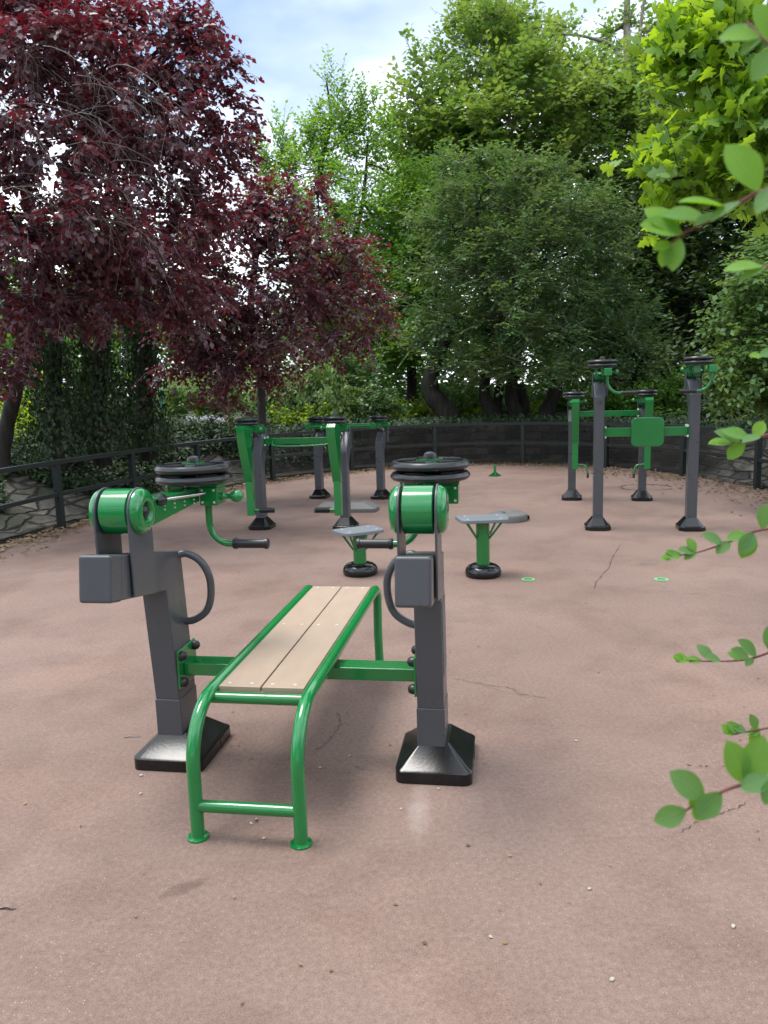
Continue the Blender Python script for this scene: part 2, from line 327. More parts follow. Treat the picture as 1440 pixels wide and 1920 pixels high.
def empty(name, loc=(0, 0, 0), rz=0):
    o = bpy.data.objects.new(name, None); COL.objects.link(o); o.location = loc; o.rotation_euler = (0, 0, rz); o.empty_display_size = .1; return o
def copy_tree(o, parent=None):
    c = o.copy(); COL.objects.link(c); c.parent = parent
    for ch in list(o.children): copy_tree(ch, c)
    return c
def arc(c, r, a0, a1, plane, n=8):
    """points of an arc; plane = (e1, e2) unit vectors, angles in degrees"""
    c = Vector(c); e1, e2 = Vector(plane[0]), Vector(plane[1])
    return [c + e1*r*math.cos(R_(a0+(a1-a0)*i/n)) + e2*r*math.sin(R_(a0+(a1-a0)*i/n)) for i in range(n+1)]
def smooth_path(pts, n=6):
    P = [Vector(p) for p in pts]; P = [P[0]*2-P[1]] + P + [P[-1]*2-P[-2]]; out_ = []
    for i in range(1, len(P)-2):
        for k in range(n):
            t = k/n; a, b, c, d = P[i-1], P[i], P[i+1], P[i+2]
            out_.append(.5*((2*b)+(c-a)*t+(2*a-5*b+4*c-d)*t*t+(3*b-a-3*c+d)*t**3))
    out_.append(P[-2]); return out_

# leaf templates: (verts, faces): length along +x, width along y, z up
LEAF4 = (np.array([(0, 0, 0), (.5, .32, .06), (1, 0, -.08), (.5, -.32, .06)]), [(0, 2, 1), (0, 3, 2)])
def oval_leaf(nseg=5, wd=.3, bend=.18, fold=.10, tip=1.0):
    v, f = [], []
    for i in range(nseg+1):
        t = i/nseg; ww = wd*math.sin(math.pi*t**tip)**.75 if 0 < t < 1 else 0
        z = -bend*t*t
        v += [(t, -ww, z+fold*ww*2), (t, 0, z), (t, ww, z+fold*ww*2)]
    for i in range(nseg):
        a = i*3; f += [(a, a+1, a+4, a+3), (a+1, a+2, a+5, a+4)]
    return np.array(v), f
def maple_leaf():
    pts = [(0, .0), (.02, .16), (-.12, .30), (.10, .34), (.16, .52), (.32, .40), (.36, .24), (.55, .30), (.62, .42), (.70, .22), (.84, .18), (1.0, 0)]
    full = pts + [(x, -y) for x, y in pts[1:-1]][::-1]
    v = [(.3, 0, .03)] + [(x, y, -.10*abs(y)-.08*x*x) for x, y in full]
    n = len(full); return np.array(v), [(0, 1+i, 1+(i+1) % n) for i in range(n)]
def norm(a): return a/np.maximum(np.linalg.norm(a, axis=-1, keepdims=True), 1e-9)
def leaf_mesh(name, pos, dirn, nrm, size, var, mat, tpl=LEAF4, parent=None, smooth=False):
    pos, dirn, nrm, size, var = map(lambda a: np.asarray(a, float), (pos, dirn, nrm, size, var))
    d = norm(dirn); s = norm(np.cross(nrm, d)); nn = np.cross(d, s)
    T, Fc = tpl; n, k = len(pos), len(T)
    V = pos[:, None] + size[:, None, None]*(T[None, :, 0:1]*d[:, None] + T[None, :, 1:2]*s[:, None] + T[None, :, 2:3]*nn[:, None])
    V = V.reshape(-1, 3)
    me = bpy.data.meshes.new(name); me.vertices.add(n*k); me.vertices.foreach_set('co', V.ravel())
    lens = np.array([len(q) for q in Fc]); flat = np.array([i for q in Fc for i in q])
    loops = (np.arange(n)[:, None]*k + flat[None]).ravel()
    me.loops.add(len(loops)); me.loops.foreach_set('vertex_index', loops)
    nf = n*len(Fc); me.polygons.add(nf)
    ls = np.tile(lens, n); st = np.concatenate([[0], np.cumsum(ls)[:-1]])
    me.polygons.foreach_set('loop_start', st); 
    at_ = me.attributes.new('var', 'FLOAT_VECTOR', 'POINT')
    at_.data.foreach_set('vector', np.repeat(np.c_[var, np.zeros(n)], k, axis=0).ravel())
    if smooth:
        lc = me.attributes.new('lc', 'FLOAT_VECTOR', 'POINT'); lc.data.foreach_set('vector', np.tile(T, (n, 1)).astype(float).ravel())
    me.update(calc_edges=True); me.validate()
    if smooth: me.polygons.foreach_set('use_smooth', [True]*nf)
    me.materials.append(mat)
    o = bpy.data.objects.new(name, me); COL.objects.link(o)
    if parent: o.parent = parent
    return o
def strands(name, P0, P1, P2, r0, r1, mat, parent=None):
    """many thin three-sided twigs, each bent at P1"""
    P = np.stack([P0, P1, P2], 1); n = len(P0); d = norm(P[:, 2]-P[:, 0])
    a = norm(np.cross(d, np.tile([.3, .2, .9], (n, 1)))); b = np.cross(d, a)
    rr = np.stack([r0, (r0+r1)/2, r1], 1)[:, :, None]
    V = np.stack([P + rr*(a[:, None]*math.cos(t)+b[:, None]*math.sin(t)) for t in (0, 2.094, 4.189)], 2).reshape(n, 9, 3)
    fc = [(i*3+j, i*3+(j+1) % 3, (i+1)*3+(j+1) % 3, (i+1)*3+j) for i in range(2) for j in range(3)]
    me = bpy.data.meshes.new(name); me.vertices.add(n*9); me.vertices.foreach_set('co', V.ravel())
    lp = (np.arange(n)[:, None]*9 + np.array(fc).ravel()[None]).ravel(); me.loops.add(len(lp)); me.loops.foreach_set('vertex_index', lp)
    me.polygons.add(n*6); me.polygons.foreach_set('loop_start', np.arange(n*6)*4); me.update(calc_edges=True); me.validate(); me.materials.append(mat)
    o = bpy.data.objects.new(name, me); COL.objects.link(o)
    if parent: o.parent = parent
    return o

# ------------------------------------------------------------------ ground, wall path
gm = ground_mat()
g = MB(); g.add([(-300, -300, 0), (300, -300, 0), (300, 300, 0), (-300, 300, 0)], [(0, 1, 2, 3)])
tag(g.build('ground', gm), kind='structure')
PATH = smooth_path([(-6.6, -8, 0), (-5.6, 0, 0), (-4.75, 5, 0), (-4.25, 7.6, 0), (-3.97, 8.92, 0), (-3.55, 10.25, 0), (-2.95, 11.85, 0), (-2.05, 13.3, 0), (-.9, 14.35, 0), (.5, 15.05, 0), (1.8, 15.2, 0), (3.1, 14.8, 0), (4.15, 13.8, 0), (4.8, 12.6, 0), (5.15, 11.3, 0), (5.35, 9.8, 0), (5.6, 7.5, 0), (6.2, 4, 0), (7, -8, 0)], 8)
def frame(i):
    d = (PATH[min(i+1, len(PATH)-1)]-PATH[max(i-1, 0)]).normalized(); return Vector((-d.y, d.x, 0))   # outward (left of travel)
ARC = [0]
for i in range(1, len(PATH)): ARC.append(ARC[-1]+(PATH[i]-PATH[i-1]).length)
def path_at(s):
    for i in range(1, len(PATH)):
        if ARC[i] >= s:
            t = (s-ARC[i-1])/(ARC[i]-ARC[i-1]); return PATH[i-1].lerp(PATH[i], t), (PATH[i]-PATH[i-1]).normalized()
    return PATH[-1], (PATH[-1]-PATH[-2]).normalized()
def lerp(x, xs, ys): return float(np.interp(x, xs, ys))
def batter(p):      # how far the wall leans back: a wide sloping bank on the left, upright at the far end
    if p.x < -.2: return lerp(p.y, [5, 9, 11, 13.2, 14.6], [1.15, 1.15, .95, .45, .10])
    return lerp(p.y, [8, 11, 12.5, 14], [.9, .6, .15, .08])
def wall_h(p): return .74 if p.x < 0 else lerp(p.y, [8, 12, 15], [.66, .70, .74])
def build_wall():
    vs_, uv, fs = [], [], []
    rows = 9; K = len(PATH)
    rr = random.Random(3)
    for i, p in enumerate(PATH):
        o = frame(i); bt = batter(p); h = wall_h(p)
        prof = [(-.12, -.02), (-.11, .05), (.02, .085)]
        prof += [(.03 + bt*t, .09+(h-.09)*t) for t in (.2, .4, .6, .8, 1)] + [(.03+bt+.34, h+.01)]
        run = 0; q = None
        for j, (u, z) in enumerate(prof):
            jt = .012 if 2 < j < 8 else .006
            vs_.append(p + o*(u + rr.uniform(-jt, jt)) + Vector((0, 0, z + rr.uniform(-jt, jt)*(j > 0))))
            if q: run += math.hypot(u-q[0], z-q[1])
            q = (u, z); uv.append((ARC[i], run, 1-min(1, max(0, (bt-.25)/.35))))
    for i in range(K-1):
        for j in range(rows-1):
            a = i*rows+j; fs.append((a, a+rows, a+rows+1, a+1))
    me = bpy.data.meshes.new('stone_retaining_wall'); me.from_pydata(vs_, [], fs)
    at_ = me.attributes.new('wuv', 'FLOAT_VECTOR', 'POINT'); at_.data.foreach_set('vector', np.array(uv, float).ravel())
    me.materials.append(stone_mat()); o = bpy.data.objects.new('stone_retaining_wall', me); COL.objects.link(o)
    tag(o, 'low curved wall of grey rubble stone behind the dark railing', 'wall')
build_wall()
def build_bank():
    offs = [(.33, .0), (1.2, .12), (3, .3), (7, .6), (15, 1.0), (60, 2.5), (260, 3)]
    vs_, fs = [], []
    for i, p in enumerate(PATH):
        o = frame(i); bt = batter(p)
        zs = .25 if (p.y > 11 and p.x > -2.5) else 1
        for u, z in offs: vs_.append(p + o*(bt+u) + Vector((0, 0, wall_h(p)+z*zs + (random.uniform(-.04, .04) if u > 1 else 0))))
    n = len(offs)
    for i in range(len(PATH)-1):
        for j in range(n-1): a = i*n+j; fs.append((a, a+n, a+n+1, a+1))
    b = MB(); b.add(vs_, fs); tag(b.build('terrain', soil_mat()), kind='structure')
build_bank()
def build_rail():
    root = tag(empty('railing', (PATH[30].x, PATH[30].y, 0)), 'dark green two-bar metal railing curving round the exercise area', 'railing')
    off = Vector(root.location)
    s0 = min(ARC, key=lambda s: (path_at(s)[0]-Vector((-3.97, 8.92, 0))).length)
    poss = []
    tgt = [s0-3.7, s0-1.85, s0, s0+1.45, s0+3.0]
    s = s0+3.0
    while s < ARC[-1]-14: s += 1.82; tgt.append(s)
    for s in tgt:
        p, d = path_at(s); M = Matrix.Translation(p - off + Vector((-d.y, d.x, 0))*-.20) @ Matrix.Rotation(math.atan2(d.y, d.x), 4, 'Z')
        b = MB(); b.box(-.036, .036, -.036, .036, -.03, .755, M); b.build('post', FENCE, root, .004)
    for z0, z1, hw in ((.755, .805, .036), (.385, .43, .028)):
        ring = []
        ss = np.arange(tgt[0]-.5, tgt[-1]+.6, .2)
        for s in ss:
            p, d = path_at(float(s)); o = Vector((-d.y, d.x, 0)); c = p - off - o*.20
            ring += [c-o*hw+Vector((0, 0, z0)), c+o*hw+Vector((0, 0, z0)), c+o*hw+Vector((0, 0, z1)), c-o*hw+Vector((0, 0, z1))]
        fs = [(a*4+j, a*4+(j+1) % 4, (a+1)*4+(j+1) % 4, (a+1)*4+j) for a in range(len(ss)-1) for j in range(4)]
        b = MB(); b.add(ring, fs + [(0, 1, 2, 3), tuple(len(ring)-4+j for j in (3, 2, 1, 0))]); b.build('rail', FENCE, root)
build_rail()

# ------------------------------------------------------------------ exercise machines
X, Y_, Z = Vector((1, 0, 0)), Vector((0, 1, 0)), Vector((0, 0, 1))
def rounded_rect(w_, d_, r, n=5):
    pts = []
    for cx, cy, a in ((w_/2-r, d_/2-r, 0), (-w_/2+r, d_/2-r, 90), (-w_/2+r, -d_/2+r, 180), (w_/2-r, -d_/2+r, 270)):
        pts += [(cx+r*math.cos(R_(a+90*i/n)), cy+r*math.sin(R_(a+90*i/n))) for i in range(n+1)]
    return pts
def base_cover(x, y, parent, w_=.265, d_=.35, h0=.052, h1=.128, pw=.112, pd=.178, r=.035, n=5):
    b = MB(); vs_ = []
    lo = rounded_rect(w_, d_, r, n); k = len(lo)
    inn = rounded_rect(w_-.014, d_-.014, max(.004, r-.006), n); top = rounded_rect(pw, pd, .006, n)
    for ring, z in ((lo, 0.0), (lo, h0-.006), (inn, h0), (rounded_rect(w_-.03, d_-.03, max(.004, r-.01), n), h0+.004), (top, h1)): vs_ += [(x+p[0], y+p[1], z) for p in ring]
    fs = [tuple(range(k))[::-1]]
    for i in range(4):
        for j in range(k): fs.append((i*k+j, i*k+(j+1) % k, (i+1)*k+(j+1) % k, (i+1)*k+j))
    fs.append(tuple(range(4*k, 5*k)))
    b.add(vs_, fs); o = b.build('base_cover', BLACK, parent, 0, 20); 
    if n > 1:
        for sx in (-1, 1):
            b = MB(); b.prism([(w_/2-.004, h0-.004), (w_/2+.0015, h0-.010), (w_/2+.0015, .004), (w_/2-.002, .004)] if sx > 0 else [(-w_/2+.004, h0-.004), (-w_/2-.0015, h0-.010), (-w_/2-.0015, .004), (-w_/2+.002, .004)], y+.035, y+.075, 'y', Matrix.Translation((x, 0, 0))); b.build('joint_strip', BLACK, parent, .001)
    return o
def disc_stack(x, y, z, r, parent, th=.033, gap=.010):
    """two rubber discs on a spindle; z = height of the underside"""
    for k in range(2):
        z0 = z + k*(th+gap)
        prof = [(.03, 0), (r*.80, 0), (r*.84, -.001), (r-.010, .002), (r-.002, .010), (r, th/2), (r-.002, th-.010), (r-.010, th-.002), (r*.86, th), (r*.84, th-.005), (r*.34, th-.005), (r*.32, th), (.03, th)]
        b = MB(); b.lathe(prof, (x, y, z0), 'z', 56)
        for a in range(5):            # raised pads on the upper face
            t0 = 2*math.pi*a/5; pts = []
            for t, q in [(t0+.18, r*.42), (t0+.12, r*.80), (t0+.5, r*.815), (t0+.88, r*.80), (t0+.80, r*.42)]: pts.append((x+q*math.cos(t), y+q*math.sin(t)))
            b.prism(pts, z0+th-.006, z0+th+.003, 'z')
        b.build('weight_disc', DISC, parent, 0, 30)
    zt = z + 2*th+gap
    b = MB(); b.lathe([(.027, -.01), (.048, -.01), (.048, .004), (.027, .005)], (x, y, zt), 'z', 28); b.build('hub_washer', GREEN, parent, 0, 40)
    b = MB(); b.lathe([(.026, .0), (.026, .018), (.022, .027), (.011, .032), (0, .033)], (x, y, zt), 'z', 28); b.build('hub_cap', RUBBER, parent, 0, 40)
    b = MB(); b.lathe([(.017, -.05), (.017, 2*th+gap)], (x, y, z), 'z', 16); b.build('spindle', STEEL, parent)
def j_handle(x, y, z0, z1, s, parent, l0=.10, l1=.145, R=.08, r=.0145, fwd=0):
    """tube going down from z0 then bending sideways (s = +1/-1) to a black grip at height z1"""
    e = Vector((s, fwd, 0)).normalized()
    c = Vector((x, y, z1+R)) + e*R
    pts = [Vector((x, y, z0)), Vector((x, y, z1+R+.02))] + arc(c, R, 180, 270, (e, Z), 9) + [Vector((x, y, z1)) + e*(R+.02), Vector((x, y, z1)) + e*l0]
    b = MB(); b.tube(pts, r); b.build('handle_tube', GREEN, parent, 0, 50)
    p = Vector((x, y, z1)) + e*l0
    q = [(-.006, .021), (0, .023), (.010, .023), (.012, .019), (l1-.012, .019), (l1-.010, .023), (l1, .023), (l1+.004, .018), (l1+.004, 0.001)]
    b = MB(); b.tube([p+e*a for a, _ in q], [rr for _, rr in q], 18); b.build('grip', RUBBER, parent, 0, 40)
def drum(x, y, z, r, half, parent, inner):
    """green cylinder between two grey cheeks, with domed caps; inner = +1/-1 side of the hub recess"""
    b = MB(); b.lathe([(r-.004, -half+.003), (r, -half+.006), (r, half-.006), (r-.004, half-.003)], (x, y, z), 'x', 48); b.build('pivot_drum', GREEN2, parent, 0, 40)
    for sg in (-1, 1):
        h0 = half+.009
        prof = [(r, h0-.0005), (r+.001, h0+.008), (r-.004, h0+.020), (r-.014, h0+.029), (r-.028, h0+.033), (.040, h0+.034), (.036, h0+.031), (.032, h0+.010), (.0, h0+.010)]
        b = MB(); b.lathe(prof, (x, y, z), 'x', 48, sg); c = b.build('end_cap', GREEN2, parent, 0, 50)
        b = MB(); b.lathe([(.030, h0+.008), (.030, h0+.018), (.022, h0+.020), (.020, h0+.026), (.012, h0+.033), (.0, h0+.035)], (x, y, z), 'x', 24, sg); b.build('axle_cap', RUBBER, parent, 0, 50)
def cheek(x0, x1, y, z0, zc, r, parent):
    poly = [(y-r, z0), (y-r, zc)] + [(y+r*math.cos(R_(a)), zc+r*math.sin(R_(a))) for a in range(168, 0, -12)] + [(y+r, zc), (y+r, z0-.03)]
    b = MB(); b.prism(poly, x0, x1, 'x'); return b.build('cheek_plate', GREY, parent, .0025)

def bench_machine():
    root = tag(empty('bench_press_machine', (-.36, 3.005, 0), -R_(9)), 'green and grey outdoor bench press with tan plank bench between two drum-topped posts', 'exercise machine')
    for s in (-1, 1):
        x = .54*s; hw = .052; inn = -s
        # post profile in (y, z), leaning slightly towards the near end, with the head reaching forward
        b = MB()
        b.prism([(-.100, .27), (.066, .27), (.045, .53), (.015, .868), (-.145, .90), (-.145, .745)], x-hw, x+hw)
        P = b.build('post', GREY, root, .005)
        b = MB(); b.prism([(-.103, .06), (.069, .06), (.068, .272), (-.103, .272)], x-hw-.003, x+hw+.003); b.build('post_sleeve', GREY, P, .004)
        b = MB(); b.prism([(-.135, .742), (-.500, .803), (-.478, .960), (.018, .870)], x-hw-.0015, x+hw+.0015); b.build('head_beam', GREY, P, .005)
        b = MB(); b.prism([(-.501, .800), (-.585, .816), (-.562, .978), (-.479, .963)], x-hw-.007, x+hw+.007); b.build('end_box', GREY, P, .011, seg=3)
        for sg in (-1, 1):
            x0 = x + sg*(hw+.0075); cheek(min(x0, x0+sg*.008), max(x0, x0+sg*.008), -.342, .795, 1.092, .088, P)
        if s > 0:
            b = MB(); b.prism([(-.085, .40), (.045, .40), (.02, .70), (-.12, .70)], x+hw+.0005, x+hw+.0022); b.build('instruction_plate', COVER, P)
        base_cover(x + .012, -.003, P, .298, .365)
        # bent grab handle, bulging inwards
        c = Vector((x+inn*hw, .0, 0))
        pts = smooth_path([c+Vector((-inn*.01, -.01, .855)), c+Vector((inn*.03, 0, .862)), c+Vector((inn*.085, .004, .83)), c+Vector((inn*.118, .008, .765)), c+Vector((inn*.118, .012, .68)), c+Vector((inn*.092, .016, .615)), c+Vector((inn*.035, .02, .575)), c+Vector((-inn*.01, .022, .568))], 5)
        b = MB(); b.tube(pts, .0155); b.build('grab_handle', GREY, P, 0, 50)
        # mounting plate with four bolts
        xm = x+inn*hw
        b = MB(); b.box(min(xm, xm+inn*.010), max(xm, xm+inn*.010), -.105, .075, .318, .478); mpq = b.build('mounting_plate', GREEN, root, .003)
        for yy in (-.083, .053):
            for zz in (.342, .454):
                b = MB(); b.lathe([(.019, .008), (.020, .020), (.016, .030), (.008, .036), (0, .037)], (xm, yy, zz), 'x', 20, inn); b.build('bolt_cap', RUBBER, mpq, 0, 50)
        # drum on top
        D = empty('drum_assembly'); D.parent = root; D.location = (0, 0, 0)
        drum(x, -.342, 1.092, .083, hw+.0035, D, inn)
        sd_ = 1
        # swinging weight arm: slightly toed in on the left
        dv = .105 if s < 0 else .0
        ax = x + sd_*0; dx = x + sd_*dv; dy = .08
        A = empty('weight_arm'); A.parent = root
        # arm: top plate and web, from the drum to the housing
        b = MB(); v0 = Vector((ax, -.262, 0)); v1 = Vector((dx, dy-.03, 0)); dd = (v1-v0).normalized(); nn_ = Vector((-dd.y, dd.x, 0))
        def strip(w0, w1, za0, za1, zb0, zb1, o0=0):
            vs_ = []
            for p, ww, a, c_ in ((v0, w0, za0, za1), (v1, w1, zb0, zb1)):
                for sg in (-1, 1):
                    for z_ in (a, c_): vs_.append(p+nn_*(ww*sg+o0)+Z*z_)
            b.add(vs_, [(0, 1, 3, 2), (4, 6, 7, 5), (0, 4, 5, 1), (2, 3, 7, 6), (1, 5, 7, 3), (0, 2, 6, 4)])
        strip(.046, .036, 1.108, 1.118, 1.118, 1.128)
        strip(.005, .005, 1.005, 1.108, 1.072, 1.118, .030); strip(.005, .005, 1.005, 1.108, 1.072, 1.118, -.030)
        b.build('arm', GREEN, A, .002)
        b = MB(); b.box(ax-.05, ax+.05, -.262, -.225, 1.09, 1.135); b.build('arm_clamp', GREEN, A, .004)
        # rows of adjustment bolts on the web
        rv = None
        for k in range(4):
            for q in range(3):
                p = v0.lerp(v1, .38+.17*k) + nn_*(.037 if (nn_.x*sd_) > 0 else -.037) + Z*(1.100-.016*q)
                if rv is None: b = MB(); b.lathe([(0, -.002), (.0035, -.002), (.0035, .003), (0, .004)], (0, 0, 0), 'x', 8); rv = b.build('web_bolt', ZINC, A); o_ = rv
                else: o_ = rv.copy(); COL.objects.link(o_)
                o_.location = p
        # housing under the discs
        H = MB(); H.box(dx-.115, dx+.115, dy-.05, dy+.06, 1.128, 1.142)
        H.box(min(dx+sd_*.038, dx+sd_*.112), max(dx+sd_*.038, dx+sd_*.112), dy-.052, dy+.05, 1.055, 1.128)
        H.box(min(dx-sd_*.10, dx-sd_*.09), max(dx-sd_*.10, dx-sd_*.09), dy-.05, dy+.05, 1.09, 1.128)
        Ho = H.build('housing', GREEN, A, .003)
        sv = None
        for xx, zz, of in ((.050, 1.117, -.052), (.100, 1.117, -.052), (.050, 1.068, -.052), (.100, 1.068, -.052), (-.10, 1.135, -.05), (-.02, 1.135, -.05)):
            if sv is None: b = MB(); b.lathe([(0, -.004), (.005, -.003), (.005, 0)], (0, 0, 0), 'y', 12); sv = b.build('housing_screw', ZINC, A); o_ = sv
            else: o_ = sv.copy(); COL.objects.link(o_)
            o_.location = (dx+sd_*xx, dy+of, zz)
        # damper rod and rubber stop
        p0 = Vector((ax+sd_*.058, -.17, 1.107)); p1 = Vector((dx+sd_*.060, dy-.05, 1.105))
        b = MB(); b.tube([p0, p1], .0075); b.build('damper_rod', STEEL, A, 0, 50)
        dd2 = (p1-p0).normalized(); b = MB(); b.tube([p0-dd2*.018, p0-dd2*.014, p0, p0+dd2*.024, p0+dd2*.030, p0+dd2*.031], [.012, .021, .024, .024, .018, .003], 20); b.build('rubber_stop', RUBBER, A, 0, 50)
        # knob
        b = MB(); b.lathe([(.017, 0), (.017, .012), (.012, .016), (.011, .034), (.014, .038), (.024, .052), (.027, .066), (.023, .082), (.012, .091), (0, .093)], (dx+inn*(.112 if s < 0 else .045), dy, 1.085), 'x', 28, inn); b.build('knob', GREEN2, A, 0, 50)
        disc_stack(dx, dy, 1.146, .157, A)
        j_handle(dx+inn*.055, dy-.005, 1.06, .888, inn, A, .105, .14, .085)
    # cross beams
    b = MB(); b.box(-.478, .478, -.060, .034, .362, .414); b.build('crossbeam', GREEN, root, .004)
    # bench
    B = empty('bench_frame'); B.parent = root; B.location = (-.035, 0, 0)
    for sg in (-1, 1):
        x = .182*sg
        pts = [Vector((x, -.615, 0)), Vector((x, -.615, .24))] + [Vector((x, p.y, p.z)) for p in arc((x, -.615+.195, .255), .195, 180, 95, (Y_, Z), 12)]
        pts += [Vector((x, -.34, .4515)), Vector((x, .2, .4515)), Vector((x, .98, .4515))] + arc((x, .98, .4515-.075), .075, 85, 0, (Y_, Z), 8) + [Vector((x, 1.04, .2)), Vector((x*1.05, 1.015, 0))]
        b = MB(); b.tube(pts, .0235, 20); b.build('bench_leg_tube', GREEN2, B, 0, 50)
        for yy, xx in ((-.615, x), (1.015, x*1.05)):
            b = MB(); b.lathe([(.038, 0), (.038, .006), (.026, .010)], (xx, yy, 0), 'z', 24); b.build('foot_flange', GREEN, B, 0, 50)
    for yy, zz, r in ((-.432, .432, .0205), (-.615, .118, .0205), (1.035, .432, .0205)):
        b = MB(); b.tube([(-.175, yy, zz), (.175, yy, zz)], r, 20); b.build('cross_tube', GREEN, B, 0, 50)
    for yy in (-.33, .33, .93):
        b = MB(); b.box(-.165, .165, yy-.02, yy+.02, .430, .442); b.build('plank_bearer', GREEN, B, .002)
    for x0, x1 in ((-.158, -.003), (.003, .158)):
        b = MB(); b.box(x0, x1, -.405, 1.005, .4425, .4645); p = b.build('bench_plank', TAN, B, .003)
        for yy in (-.375, .33, .975):
            for xx in (x0+.032, x1-.04): b = MB(); b.lathe([(.007, 0), (.007, .0012), (0, .0016)], (xx, yy, .4645), 'z', 14); b.build('plank_screw', ZINC, B)
    return root
bench_machine()

def bent_post(x, y, h, top, root, w_=.098, d_=.12, mark=False):
    """square-section post whose top kinks back, away from the near side"""
    hw = w_/2
    e_ = top-h
    poly = [(-d_/2, .08), (d_/2, .08), (d_/2, h-.12), (d_/2+.07, h-.03), (d_/2+.17, h+e_*.35), (d_/2+.17, top+.02), (d_/2+.12, top+.02), (-d_/2+.20, top), (-d_/2+.08, h+e_*.5), (-d_/2, h)]
    b = MB(); b.prism([(y+a, z) for a, z in poly], x-hw, x+hw); P = b.build('post', GREY, root, .006)
    base_cover(x, y, P, .255, .30, .045, .125, w_+.01, d_+.01, .05, 1)
    return P
def arm_module(root, x, y, z, s, r=.14, back=.22, handle=None, box=False):
    """pivot behind, housing and discs above the post, facing the viewer; s = inward side; z = underside of the discs"""
    A = empty('weight_arm'); A.parent = root
    b = MB(); b.box(x-.10, x+.10, y-.06, y+.06, z-.014, z-.004); b.box(x+s*.02-.032, x+s*.02+.032, y-.07, y+.03, z-.085, z-.014)
    b.box(x-.012, x+.012, y, y+back, z-.07, z-.045)
    b.box(x-s*.05-.006, x-s*.05+.006, y-.03, y+back-.02, z-.09, z-.014); b.box(x+s*.055-.006, x+s*.055+.006, y-.03, y+back-.02, z-.09, z-.014)
    b.build('housing', GREEN, A, .003)
    b = MB(); b.lathe([(.03, -.066), (.046, -.060), (.046, .060), (.03, .066)], (x, y+back, z-.09), 'x', 28); b.build('pivot_drum', GREEN2, A, 0, 40)
    b = MB(); b.prism([(y+back-.045, z-.30), (y+back+.045, z-.30), (y+back+.045, z-.09), (y+back+.02, z-.05), (y+back-.02, z-.05), (y+back-.045, z-.09)], x-.078, x-.070)
    b.prism([(y+back-.045, z-.30), (y+back+.045, z-.30), (y+back+.045, z-.09), (y+back+.02, z-.05), (y+back-.02, z-.05), (y+back-.045, z-.09)], x+.070, x+.078)
    b.box(x-.07, x+.07, y+back-.04, y+back+.04, z-.30, z-.16)
    b.build('pivot_bracket', GREY, A, .003)
    b = MB(); b.lathe([(.013, 0), (.010, .03), (.012, .036), (.022, .048), (.024, .060), (.018, .075), (0, .082)], (x+s*.085, y, z-.05), 'x', 20, s); b.build('knob', GREEN2, A, 0, 50)
    b = MB(); b.tube([(x+s*.07, y-.03, z-.075), (x-s*.01, y+back-.03, z-.16)], .008); b.build('damper_rod', RUBBER, A, 0, 50)
    disc_stack(x, y, z, r, A, .032, .007)
    if box:
        b = MB(); b.box(x+box-.036, x+box+.036, y-.20, y-.10, z-.085, z-.015); b.box(x+box-.02, x+box+.02, y-.1, y-.06, z-.07, z-.03); b.build('handle_box', GREEN2, A, .006)
    return A
def crossbeam(root, x0, x1, y, z0, z1, d=.08):
    b = MB(); b.box(x0+.008, x1-.008, y-d/2, y+d/2, z0, z1); b.build('crossbeam', GREEN, root, .004)
    for xx, sg in ((x0, 1), (x1, -1)):
        b = MB(); b.box(min(xx, xx+sg*.008), max(xx, xx+sg*.008), y-.075, y+.075, z0-.02, z1+.02); p = b.build('mounting_plate', GREEN, root, .002)
        for yy in (-.055, .055):
            for zz in (z0-.005, z1+.005):
                b = MB(); b.lathe([(.012, .007), (.012, .017), (.006, .022), (0, .022)], (xx, y+yy, zz), 'x', 12, sg); b.build('bolt_cap', ZINC, p)
def frame_from(a, b_):
    c = (a+b_)/2; d = b_-a; return c, math.atan2(d.y, d.x), d.length/2

# tall machine with the square back pad, right
def tall_machine():
    c, rz, h = frame_from(at(1120, 991, z=0), at(1294, 992, z=0))
    root = tag(empty('pull_down_machine', c, rz), 'tallest machine, two grey posts joined by a green beam with a square green back pad', 'exercise machine')
    for s in (-1, 1):
        P = bent_post(h*s, 0, 1.36, 1.50, root)
        bx = .045 if s < 0 else .10
        A = arm_module(root, h*s+.02, -.02, 1.655, -s, .146, .22, box=bx)
        j_handle(h*s+.02+bx, -.15, 1.58, 1.395, -s, A, .14, .15, .12, .0145)
    crossbeam(root, -h+.05, h-.05, 0, .955, 1.045)
    b = MB(); b.prism(rounded_rect(.318, .29, .055, 6), -.085, -.045, 'y', Matrix.Translation((.01, 0, 1.0))); b.build('back_pad', GREEN, root, .008, seg=3)
    b = MB(); b.box(-.05, .07, -.045, -.040, .96, 1.04); b.build('pad_bracket', GREEN, root)
    cu = bpy.data.curves.new('mark', 'FONT'); cu.body = 'CE'; cu.size = .048; cu.align_x = 'CENTER'; cu.extrude = .0004
    to = bpy.data.objects.new('mark_tmp', cu); COL.objects.link(to); bpy.context.view_layer.update()
    me = bpy.data.meshes.new_from_object(to.evaluated_get(bpy.context.evaluated_depsgraph_get())); bpy.data.objects.remove(to)
    me.materials.clear(); me.materials.append(FENCE); mk = bpy.data.objects.new('stamped_mark', me); COL.objects.link(mk); mk.parent = root; mk.location = (-h, -.0610, 1.285); mk.rotation_euler = (math.pi/2, 0, 0)
tall_machine()
